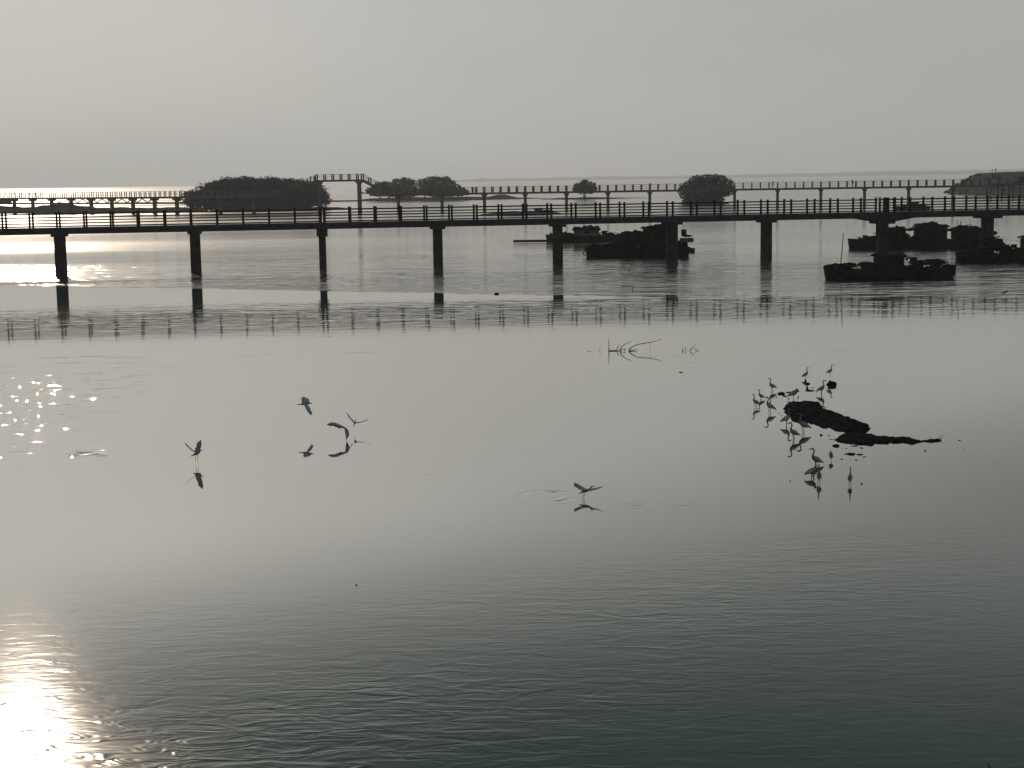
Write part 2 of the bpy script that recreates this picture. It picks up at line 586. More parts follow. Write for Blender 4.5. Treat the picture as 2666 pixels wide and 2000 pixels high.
for i, (x, y, rx, rz) in enumerate(clod):
    g = G(1900 + x * .2984, 920 + y * .2984)
    k = .2984 * g.length / F
    par = bar1 if y < 650 else bar2
    o = put('clod', me_clod[i % 4], par, g + Vector((0, 0, rz * k * 0.15)), (0, 0, i * 1.3), (rx * k, rx * k * 0.8, max(rz * k, 0.01)))
# twigs at the tip of the spit
for (x0, y0, x1, y1) in ((1835, 752, 1862, 712), (1830, 752, 1828, 720), (1750, 760, 1752, 728), (1690, 858, 1712, 848), (1690, 852, 1718, 860)):
    a = G(1900 + x0 * .2984, 920 + y0 * .2984)
    b = AT(1900 + x1 * .2984, 920 + y1 * .2984, a.y)
    b.z = max(b.z, 0.01)
    MB().tube([a - Vector((0, 0, .02)), (a + b) / 2 + Vector((.01, .02, .01)), b], [.008, .007, .004], 5).build('twig', M['wood'], bar2)


def headland():
    # rock revetment bank running towards the camera at the right edge
    tip = G(2462, 501)
    mb_ = MB()
    path = [(tip + Vector((6, 6, 0)), 0.2, 1.5), (AT(2500, 480, 575), 2.6, 6), (AT(2540, 470, 555), 5.2, 10), (AT(2570, 460, 530), 6.9, 12),
            (AT(2640, 460, 500), 7.2, 13), (AT(2760, 460, 475), 7.4, 14), (AT(2960, 460, 455), 7.6, 15), (AT(3400, 460, 430), 7.6, 16), (AT(4200, 460, 420), 7.6, 16)]
    pts = []
    for i in range(len(path) - 1):
        (a, ha, wa), (b, hb, wb) = path[i], path[i + 1]
        n = max(6, int((b.xy - a.xy).length / 1.6))
        for k in range(n):
            t = k / n
            pts.append((a.lerp(b, t), ha + (hb - ha) * t, wa + (wb - wa) * t))
    prof = [(-1.0, -0.05), (-.93, .08), (-.86, .18), (-.78, .30), (-.70, .42), (-.62, .54), (-.54, .66), (-.46, .78), (-.38, .9), (-.32, .98), (-.26, 1.0), (.26, 1.0), (.5, .7), (.75, .35), (1.0, -.05)]
    np_ = len(prof)
    for i, (c, h, w) in enumerate(pts):
        c0 = pts[max(i - 1, 0)][0]
        c1 = pts[min(i + 1, len(pts) - 1)][0]
        d = (c1 - c0)
        d.z = 0
        d.normalize()
        n = Vector((-d.y, d.x, 0))      # away from the camera when running right
        for j, (s, z) in enumerate(prof):
            q = Vector((c.x, c.y, 0)) + n * (s * w)
            r = noise.noise(Vector((q.x * .45, q.y * .45, z * 4))) + .7 * noise.noise(Vector((q.x * 1.1, q.y * 1.1, z * 9)))
            amp = 0.35 if 0 < z < 0.99 else 0.08
            mb_.v.append((q.x + r * amp, q.y - r * amp, h * z + r * amp * 0.5))
    for i in range(len(pts) - 1):
        for j in range(np_ - 1):
            a = i * np_ + j
            mb_.f.append((a, a + np_, a + np_ + 1, a + 1))
    o = mb_.build('headland', M['rock'])
    tag(o, 'dark rock faced bank ending at the right edge', None, None, 'structure')
    rs = MB().lump((0, 0, 0), (1, 1, 1), 3, 0.4, 8, 5).mesh('boulder', M['rock'])
    for k in range(90):
        i = RND.randrange(2, min(len(pts), 70))
        c, h, w = pts[i]
        c1 = pts[i + 1][0]
        d = (c1 - c)
        d.z = 0
        d.normalize()
        n = Vector((-d.y, d.x, 0))
        s = RND.uniform(-1.0, -.36)
        z = max(0.02, (s + 0.97) / 0.65) * h
        q = Vector((c.x, c.y, z)) + n * (s * w)
        r = RND.uniform(.4, .9)
        put('boulder', rs, o, q, (RND.random() * 6, RND.random() * 6, RND.random() * 6), (r, r * .8, r * .6))


headland()


# ------------------------------------------------------------------ footbridges
def rz_of(d):
    return math.atan2(d.y, d.x)


def near_bridge():
    hd, ph, wd = 3.70, 1.33, 1.95
    A = G(0, 600, hd)
    B = G(2666, 549, hd)
    u = (B - A)
    u.z = 0
    u.normalize()
    n = Vector((-u.y, u.x, 0))

    def s_of(px):
        # distance along the near edge where the column px of the photograph crosses it (at deck height)
        lo, hi = -60.0, 160.0
        for _ in range(60):
            mid = (lo + hi) / 2
            q = RM.transposed() @ (A + u * mid - Vector((0, 0, H)))
            x = CX + F * q.x / -q.z
            if x < px:
                lo = mid
            else:
                hi = mid
        return lo

    root = thing('footbridge', 'near dark footbridge with five rail railings crossing the whole view', 'bridge', (A.x, A.y, 0), rz_of(u))
    segs = [(s_of(7), s_of(836), 12, 4, 0), (s_of(846), s_of(2302), 23, 0, 0), (s_of(2313), s_of(2653), 6, 0, 5)]
    post_me = MB().box((0, 0, ph / 2), (.15, .13, ph)).box((0, 0, ph + .012), (.175, .155, .05)).mesh('railing_post', M['timber'])
    piers = [150, 505, 839, 1142, 1457, 1757, 2005, 2309, 2585]
    ps = [s_of(p) for p in piers]
    ends = []
    for (a, b, k, el, er) in segs:
        step = (b - a) / k
        xs = [a + step * i for i in range(-el, k + er + 1)]
        ends.append((xs[0], xs[-1]))
        for x in xs:
            for y in (0.06, wd - 0.06):
                put('railing_post', post_me, root, (x + RND.uniform(-.012, .012), y, hd - .02), (RND.uniform(-.006, .006), RND.uniform(-.006, .006), 0))
    # deck spans between piers
    cuts = [ends[0][0] - .3] + ps + [ends[-1][1] + .3]
    for i in range(len(cuts) - 1):
        a, b = cuts[i] + .012, cuts[i + 1] - .012
        mb_ = MB()
        c = (a + b) / 2
        L = b - a
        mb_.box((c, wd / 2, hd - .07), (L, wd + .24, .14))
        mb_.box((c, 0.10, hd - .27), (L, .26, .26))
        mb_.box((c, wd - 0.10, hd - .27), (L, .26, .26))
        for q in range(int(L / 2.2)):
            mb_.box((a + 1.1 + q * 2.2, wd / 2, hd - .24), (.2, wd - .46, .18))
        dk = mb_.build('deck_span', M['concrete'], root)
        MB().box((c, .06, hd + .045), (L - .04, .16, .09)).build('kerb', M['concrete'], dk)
        MB().box((c, wd - .06, hd + .045), (L - .04, .16, .09)).build('kerb', M['concrete'], dk)
    # rails, one length per span and height
    for (e0, e1) in ends:
        cc = [e0] + [p for p in ps if e0 + 2 < p < e1 - 2] + [e1]
        for i in range(len(cc) - 1):
            a, b = cc[i], cc[i + 1]
            for hh, th in ((1.16, .10), (.91, .066), (.676, .064), (.443, .064), (.20, .068)):
                for y in (0.06, wd - 0.06):
                    mid = (a + b) / 2
                    sag = RND.uniform(-.012, .012)
                    mb_ = MB()
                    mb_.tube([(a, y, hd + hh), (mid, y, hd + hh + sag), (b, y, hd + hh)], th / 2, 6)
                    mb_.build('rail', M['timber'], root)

    def col(x, w, d, ztop, y=wd / 2):
        m2 = MB()
        ch = .07
        prof = [(-w / 2 + ch, -d / 2), (w / 2 - ch, -d / 2), (w / 2, -d / 2 + ch), (w / 2, d / 2 - ch), (w / 2 - ch, d / 2), (-w / 2 + ch, d / 2), (-w / 2, d / 2 - ch), (-w / 2, -d / 2 + ch)]
        zs = [-1.5, 0.05, .5, ztop]
        for z in zs:
            g = 1.0 + (.02 if z <= .5 else 0)
            for (px_, py_) in prof:
                m2.v.append((x + px_ * g, y + py_ * g, z))
        for i in range(len(zs) - 1):
            for k in range(8):
                m2.f.append((i * 8 + k, i * 8 + (k + 1) % 8, (i + 1) * 8 + (k + 1) % 8, (i + 1) * 8 + k))
        m2.f.append(tuple(reversed(range(8))))
        m2.f.append(tuple(range(len(zs) * 8 - 8, len(zs) * 8)))
        return m2

    zb = hd - .40
    for i, s in enumerate(ps):
        if i == 2:
            p = col(s, .55, .7, zb - .58).build('pier', M['pier'], root)
            MB().box((s, wd / 2, zb - .30), (.82, wd + .1, .58)).build('pier_cap', M['pier'], p)
        elif i == 7:
            p = col(s, .84, .9, zb - .50).build('pier', M['pier'], root)
            MB().box((s, wd / 2, zb - .25), (1.5, wd + .2, .48)).build('pier_cap', M['pier'], p)
            m2 = MB()
            for sg in (-1, 1):   # haunch under the deck ends
                b0 = len(m2.v)
                for y in (.06, wd - .06):
                    m2.v += [(s + sg * .3, y, zb - .004), (s + sg * 2.6, y, zb - .004), (s + sg * .76, y, zb - .30), (s + sg * .3, y, zb - .30)]
                m2.f += [(b0, b0 + 1, b0 + 2, b0 + 3), (b0 + 7, b0 + 6, b0 + 5, b0 + 4), (b0 + 1, b0 + 5, b0 + 6, b0 + 2), (b0, b0 + 4, b0 + 5, b0 + 1), (b0 + 3, b0 + 2, b0 + 6, b0 + 7)]
            m2.build('haunch', M['pier'], p)
        elif i == 8:
            p = col(s - .0, .5, .5, zb - .2, .42).build('pier', M['pier'], root)
            col(s - .0, .5, .5, zb - .2, wd - .42).build('pier', M['pier'], root)
            MB().box((s, wd / 2, zb - .10), (1.75, wd + .2, .19)).build('pier_cap', M['pier'], p)
        else:
            w = {0: .84, 1: .80, 3: .72, 4: .74, 5: .88, 6: .80}[i]
            p = col(s, w, .8, zb - .2).build('pier', M['pier'], root)
            MB().box((s, wd / 2, zb - .10), (w * (1.5 if i > 2 else 1.35), wd + .1, .19)).build('pier_cap', M['pier'], p)
    # paired end posts where the two spans meet
    for px in (2306, 2329):
        put('railing_post', MB().box((0, 0, ph / 2), (.22, .2, ph + .06)).mesh('railing_post', M['timber']), root, (s_of(px), .06, hd))
    return root


near_bridge()


def far_bridge():
    hd = 4.3
    P = {}

    def on(px, Z, z):
        d = ray(px, 490)
        return Vector((d.x / d.y * Z, Z, z))
    a0 = on(0, 418, hd)
    a1 = on(480, 370, hd)
    a00 = a0 + (a0 - a1) * 0.35
    a2 = on(715, 361, hd)
    b0 = on(822, 358, 0)
    b0.z = AT(822, 469, 358).z
    b1 = on(941, 357, b0.z)
    c0 = on(1012, 356, hd)
    c1 = on(1230, 354.5, hd)
    c2 = on(2640, 336, hd + .15)
    root = thing('footbridge', 'distant grey footbridge with a raised middle section behind the near one', 'bridge', (a00.x, a00.y, 0))
    org = Vector((a00.x, a00.y, 0))
    wd = 2.2
    ph = 1.28
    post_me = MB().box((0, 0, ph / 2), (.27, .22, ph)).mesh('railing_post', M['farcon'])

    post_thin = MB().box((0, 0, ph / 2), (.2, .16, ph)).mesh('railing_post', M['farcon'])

    def seg(p0, p1, sp, pier_s=(), base=-1.2, ph_=0.0, pw=.62, pm=post_me):
        d = p1 - p0
        L = d.length
        u = d.normalized()
        fl = Vector((d.x, d.y, 0)).normalized()
        n = Vector((-fl.y, fl.x, 0))
        q0, q1 = p0 - org, p1 - org
        mb_ = MB()
        mb_.beam(q0 + n * wd / 2 - Vector((0, 0, .14)), q1 + n * wd / 2 - Vector((0, 0, .14)), wd, .28)
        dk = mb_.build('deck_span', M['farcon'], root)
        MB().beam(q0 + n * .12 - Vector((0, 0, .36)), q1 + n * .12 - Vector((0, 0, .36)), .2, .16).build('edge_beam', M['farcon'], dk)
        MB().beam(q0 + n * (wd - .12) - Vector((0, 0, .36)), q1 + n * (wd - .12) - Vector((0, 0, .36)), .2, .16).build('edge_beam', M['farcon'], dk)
        k = max(1, int((L - ph_) / sp + 1e-6))
        for i in range(k + 1):
            p = q0 + u * (ph_ + i * sp)
            if (p - q0).length > L + .05:
                continue
            for y in (.1, wd - .1):
                put('railing_post', pm, root, p + n * y, (0, 0, rz_of(fl)))
        for y in (.1, wd - .1):
            for hh, th in ((1.2, .07), (.8, .045), (.4, .045)):
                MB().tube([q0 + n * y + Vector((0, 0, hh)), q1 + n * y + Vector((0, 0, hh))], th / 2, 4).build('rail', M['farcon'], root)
        for s in pier_s:
            c = p0 + u * s - org + n * wd / 2
            zt = c.z - .45
            m2 = MB()
            m2.box((0, 0, (zt - .5 + base) / 2), (pw, .8, zt - .5 - base))
            o = m2.build('pier', M['farcon'], root, loc=(c.x, c.y, 0))
            o.rotation_euler = (0, 0, rz_of(fl))
            m3 = MB()
            b = 0
            for z, wv in ((zt - .5, pw), (zt - .2, pw * 1.6), (zt, pw * 1.6)):
                for (sx, sy) in ((-1, -1), (1, -1), (1, 1), (-1, 1)):
                    m3.v.append((sx * wv / 2, sy * wd / 2 * (.75 if z < zt - .3 else .95), z))
            for k2 in range(2):
                for e in range(4):
                    m3.f.append((k2 * 4 + e, k2 * 4 + (e + 1) % 4, k2 * 4 + 4 + (e + 1) % 4, k2 * 4 + 4 + e))
            m3.f += [(3, 2, 1, 0), (8, 9, 10, 11)]
            m3.build('pier_cap', M['farcon'], o)
        return u, L, n, fl

    L1 = (a1 - a00).length
    pl = [6 + 8.4 * i for i in range(int((L1 - 6) / 8.4) + 1)]
    u, L, n, fl = seg(a00, a1, 1.9, pl, pm=post_thin)
    # pipe and cross bracing slung under the left arm
    zp = 2.75
    MB().beam(Vector((0, 0, zp)) + n * .15, Vector((0, 0, zp)) + u * L + n * .15, .4, .42).build('service_duct', M['farcon'], root)
    s0, s1 = L1 * .55, L1 * .9
    nb = 18
    for i in range(nb):
        a = s0 + (s1 - s0) * i / nb
        b = a + (s1 - s0) / nb
        z0, z1 = (zp + .12, hd - .42) if i % 2 == 0 else (hd - .42, zp + .12)
        MB().beam(u * a + n * .2 + Vector((0, 0, z0)), u * b + n * .2 + Vector((0, 0, z1)), .16, .2).build('brace', M['farcon'], root)
    MB().box((0, 0, 0), (7.0, .5, 1.2)).build('side_panel', M['farcon'], root, loc=u * (L1 * .26 + 1) + n * .1 + Vector((0, 0, 3.35))).rotation_euler = (0, 0, rz_of(fl))
    seg(a1, a2, 1.9, [9, 18])
    seg(a2, b0, 1.9, [])
    seg(b0, b1, 1.9, [.6, (b1 - b0).length - .7], pw=.85)
    seg(b1, c0, 1.9, [])
    seg(c0, c1, 1.9, [2, 12])
    Lr = (c2 - c1).length
    first = (on(1258.7, 354.2, hd) - c1).length
    step = (on(2483, 338, hd) - on(1258.7, 354.2, hd)).length / 11
    seg(c1, c2, step / 5, [first + step * i for i in range(12)], ph_=first - int(first / (step / 5)) * (step / 5), pw=.6)
    return dict(c1=c1, c2=c2, a00=a00, a1=a1, hd=hd)


FB = far_bridge()


def landing_stage():
    Z = 400.0
    a = AT(2577, 478, Z)
    b = AT(2760, 478, Z)
    zt = a.z
    root = thing('landing_stage', 'low pale edged landing stage on posts before the rock bank', 'jetty', (a.x, a.y, 0))
    L = b.x - a.x
    MB().box((L / 2, 2, zt - .2), (L, 4, .4)).build('deck', M['cabin'], root)
    MB().box((L / 2, -.06, zt - .02), (L, .1, .22)).build('edge_board', M['palew'], root)
    for i in range(7):
        for y in (.3, 3.6):
            MB().tube([(0.4 + i * (L - .8) / 6, y, -1), (0.4 + i * (L - .8) / 6, y, zt - .4)], .16, 6).build('post', M['cabin'], root)
    c = AT(2657, 472, Z)
    r2 = thing('shed', 'dark box shed on the landing stage at the right edge', 'shed', (c.x, Z + .3, zt))
    MB().box((5, 1.3, .75), (9.6, 2.4, 1.5)).build('wall', M['cabin'], r2)
    MB().box((5, 1.3, 1.56), (10.2, 3.0, .1)).build('roof', M['hull'], r2)


landing_stage()


# ------------------------------------------------------------------ mangroves
def crown_mesh(name, blobs, n, size, seed, shell=0.55, zmin=0.5):
    """leaf sized quads spread through a union of ellipsoids (cx,cy,cz,rx,ry,rz)"""
    r = random.Random(seed)
    V, Fc = [], []
    wts = [b[3] * b[4] * b[5] for b in blobs]
    tot = sum(wts)
    for b, w in zip(blobs, wts):
        cnt = int(n * w / tot)
        for _ in range(cnt):
            u = Vector((r.gauss(0, 1), r.gauss(0, 1), r.gauss(0, 1))).normalized()
            q = r.random() ** (1 / 3) if r.random() > shell else r.uniform(.82, 1.0)
            k = q * (1 + .26 * noise.noise(u * 2.6 + Vector((seed, b[0], b[2]))) + .26 * noise.noise(u * 6 + Vector((b[0], seed, 0))) + (.25 * r.random() ** 6))
            p = Vector((b[0] + u.x * b[3] * k, b[1] + u.y * b[4] * k, b[2] + u.z * b[5] * k))
            if p.z < zmin:
                continue
            nn = (u + Vector((r.uniform(-1, 1), r.uniform(-1, 1), r.uniform(-.3, 1.2)))).normalized()
            t = nn.orthogonal().normalized()
            bb = nn.cross(t)
            an = r.random() * 6.28
            t, bb = t * math.cos(an) + bb * math.sin(an), bb * math.cos(an) - t * math.sin(an)
            s = size * r.uniform(.6, 1.35)
            i0 = len(V)
            V += [tuple(p - t * s * .5), tuple(p + bb * s * .3), tuple(p + t * s * .5 + nn * s * .12), tuple(p - bb * s * .3)]
            Fc.append((i0, i0 + 1, i0 + 2, i0 + 3))
    me = bpy.data.meshes.new(name)
    me.from_pydata(V, [], Fc)
    me.materials.append(M['leaf'])
    return me


def mangrove(name, label, px, Z, blobs, n, size, stems, seed, cat='tree', group=None, zmin=.12, core=()):
    d = ray(px, 520)
    base = Vector((d.x / d.y * Z, Z, 0))
    root = thing(name, label, cat, base, 0, group)
    cr = put('crown', crown_mesh('crown', blobs, n, size, seed, zmin=zmin), root)
    r = random.Random(seed + 5)
    for c in core:
        MB().lump(c[:3], c[3:], seed, .25, 16, 10, 2.0).build('inner_foliage', M['leaf'], cr)
    for (sx, sy, tx, ty, tz, rad) in stems:
        m = Vector(((sx + tx) / 2 + r.uniform(-.3, .3), (sy + ty) / 2, tz * .5))
        pts = [(sx, sy, -.3), ((sx * 2 + m.x) / 3, (sy * 2 + m.y) / 3, tz * .2), tuple(m), (tx, ty, tz)]
        mb_ = MB().tube(pts, [rad * 1.5, rad, rad * .75, rad * .35], 7)
        for _ in range(3):
            e = Vector((tx + r.uniform(-1.6, 1.6), ty + r.uniform(-1, 1), tz * r.uniform(.75, 1.1)))
            mb_.tube([tuple(m), tuple((m + e) / 2 + Vector((0, 0, .2))), tuple(e)], [rad * .6, rad * .4, rad * .15], 5)
        for _ in range(2):   # prop roots
            e = Vector((sx + r.uniform(-1.2, 1.2), sy + r.uniform(-.8, .8), -.2))
            mb_.tube([(sx, sy, tz * .28), tuple((Vector((sx, sy, tz * .3)) + e) / 2 + Vector((0, 0, .3))), tuple(e)], [rad * .45, rad * .35, rad * .25], 5)
        mb_.build('trunk', M['bark'], root, True)
    return root


def px2m(dpx, Z):
    return dpx * Z / F


# big thicket, left: photograph x 480..862, y 458..548
Z = 416.0
K = Z / F
bl = []
rr = random.Random(3)
cxp = 668.0
prof = [(482, 512), (500, 494), (520, 484), (545, 475), (575, 468), (610, 462), (650, 459), (690, 461), (730, 463), (770, 466), (800, 470), (822, 479), (838, 492), (852, 506), (860, 518), (864, 530)]
for i in range(46):
    t = rr.random()
    xp = 496 + t * 352
    # top height from the outline
    for j in range(len(prof) - 1):
        if prof[j][0] <= xp <= prof[j + 1][0]:
            tt = (xp - prof[j][0]) / (prof[j + 1][0] - prof[j][0])
            yt = prof[j][1] + (prof[j + 1][1] - prof[j][1]) * tt
    top = AT(xp, yt, Z).z
    rx = rr.uniform(2.4, 4.2)
    rz = min(rr.uniform(1.8, 2.8), top * .42)
    edge = min(1, (xp - 482) / 60, (864 - xp) / 60)
    bl.append(((xp - cxp) * K, rr.uniform(-6, 6) * edge, max(top - rz * 1.02 - rr.random() * .25, rz + .9), rx * (.6 + .4 * edge), rr.uniform(2.2, 3.6), rz))
for i in range(60):
    xp = 498 + 355 * rr.random()
    e = min(1, (xp - 482) / 70, (864 - xp) / 60)
    bl.append(((xp - cxp) * K, rr.uniform(-6, 6) * e, rr.uniform(1.8, 1.8 + 4.2 * e), rr.uniform(1.8, 2.8), 2.2, rr.uniform(1.0, 1.8)))
for (x_, y_, rx_, ry_) in ((494, 528, 12, 16), (506, 518, 16, 18), (520, 532, 20, 14), (500, 538, 14, 8), (545, 536, 26, 12), (600, 538, 30, 12), (660, 538, 30, 12), (720, 538, 30, 12), (780, 536, 28, 12), (835, 530, 18, 12), (850, 522, 12, 12)):
    bl.append(((x_ - cxp) * K, rr.uniform(-2, 1), AT(x_, y_, Z).z, rx_ * K, 2.2, ry_ * K))
st = [((x - cxp) * K, rr.uniform(-3, 3), (x - cxp) * K + rr.uniform(-1, 1), rr.uniform(-2, 2), rr.uniform(4, 6), .22) for x in (505, 540, 580, 625, 660, 700, 742, 775, 803, 828, 846)]
mangrove('mangrove_thicket', 'broad dome shaped mangrove thicket, largest clump, left of the raised walkway', cxp, Z, bl, 30000, .62, st, 11,
         core=[((x - cxp) * K, 0, 3.4, 6.5, 4.0, 3.0) for x in (570, 625, 680, 735, 780)])

# twin trees
Z = 600.0
K = Z / F


def blobs_px(cx_, Z_, lst, base_y):
    k = Z_ / F
    out = []
    for (x, y, rx, ry) in lst:
        zc = AT(x, y, Z_).z
        out.append(((x - cx_) * k, RND.uniform(-.25, .25) * rx * k, zc, rx * k, rx * k * .8, ry * k))
    return out


bl = blobs_px(1035, Z, [(975, 497, 22, 10), (995, 488, 22, 13), (1015, 492, 24, 16), (1040, 480, 18, 14), (1062, 476, 18, 12), (1075, 488, 14, 14), (1050, 497, 28, 14), (990, 503, 26, 8), (1022, 505, 28, 7), (1060, 507, 26, 6), (962, 500, 10, 3), (1086, 500, 14, 9), (1003, 478, 9, 6), (1052, 466, 8, 5), (1030, 470, 8, 6), (1078, 474, 7, 6), (984, 486, 10, 6), (948, 502, 8, 2)], 518)
mangrove('mangrove_tree', 'left of the twin mangroves, spreading low beside the walkway ramp', 1035, Z, bl, 9000, .75,
         [((x - 1035) * K, RND.uniform(-2, 2), (x - 1035) * K + RND.uniform(-2, 2), RND.uniform(-1, 1), 4.5, .22) for x in (990, 1012, 1033, 1050, 1068)], 21, group='twin mangroves')
bl = blobs_px(1150, Z, [(1103, 480, 13, 14), (1118, 472, 15, 10), (1136, 468, 14, 9), (1158, 470, 16, 9), (1170, 480, 14, 12), (1186, 488, 13, 9), (1200, 496, 14, 8), (1210, 501, 12, 5), (1130, 490, 30, 14), (1165, 496, 30, 12), (1105, 500, 22, 8), (1145, 505, 36, 7), (1190, 505, 26, 5), (1092, 472, 6, 5), (1127, 463, 6, 4), (1147, 465, 7, 4), (1168, 463, 6, 4), (1181, 475, 7, 5), (1213, 497, 7, 4)], 518)
mangrove('mangrove_tree', 'right of the twin mangroves, two humped crown with light gaps', 1150, Z, bl, 9500, .75,
         [((x - 1150) * K, RND.uniform(-2, 2), (x - 1150) * K + RND.uniform(-2, 2), RND.uniform(-1, 1), 5.0, .22) for x in (1105, 1128, 1150, 1171, 1192)], 22, group='twin mangroves')

# lone tree
Z = 550.0
K = Z / F
bl = blobs_px(1522, Z, [(1505, 485, 10, 9), (1522, 479, 12, 10), (1540, 483, 11, 9), (1500, 494, 9, 6), (1546, 493, 9, 7), (1522, 493, 16, 9), (1512, 500, 10, 4), (1534, 501, 10, 4), (1526, 471, 5, 4)], 516)
mangrove('mangrove_tree', 'lone small round mangrove on its own mud spit', 1522, Z, bl, 1900, .72,
         [(0, 0, .1, 0, 4.6, .22), (0, 0, -1.6, .3, 4.0, .14), (0, 0, 1.8, -.2, 4.0, .14)], 31)

# right dome
Z = 408.0
K = Z / F
bl = blobs_px(1840, Z, [(1795, 485, 22, 14), (1815, 472, 22, 14), (1845, 467, 26, 12), (1872, 469, 22, 12), (1893, 480, 18, 14), (1905, 492, 10, 9), (1780, 497, 14, 12), (1790, 508, 20, 12), (1835, 490, 40, 20), (1870, 495, 34, 14),
                        (1840, 512, 40, 14), (1805, 518, 24, 12), (1875, 505, 22, 9), (1830, 525, 34, 8), (1790, 522, 14, 8), (1898, 503, 12, 6), (1770, 490, 6, 5), (1845, 457, 8, 4), (1820, 460, 8, 4), (1880, 459, 9, 4), (1795, 526, 20, 8), (1825, 528, 24, 7), (1855, 526, 22, 8), (1872, 520, 16, 8)], 530)
mangrove('mangrove_tree', 'dense round mangrove standing alone at right behind the far walkway', 1840, Z, bl, 13000, .55,
         [((x - 1840) * K, RND.uniform(-1, 1), (x - 1840) * K + RND.uniform(-1, 1), RND.uniform(-1, 1), 4.0, .2) for x in (1795, 1815, 1838, 1860)], 41,
         core=[(0, 0, 3.6, 4.6, 3.5, 2.4)])


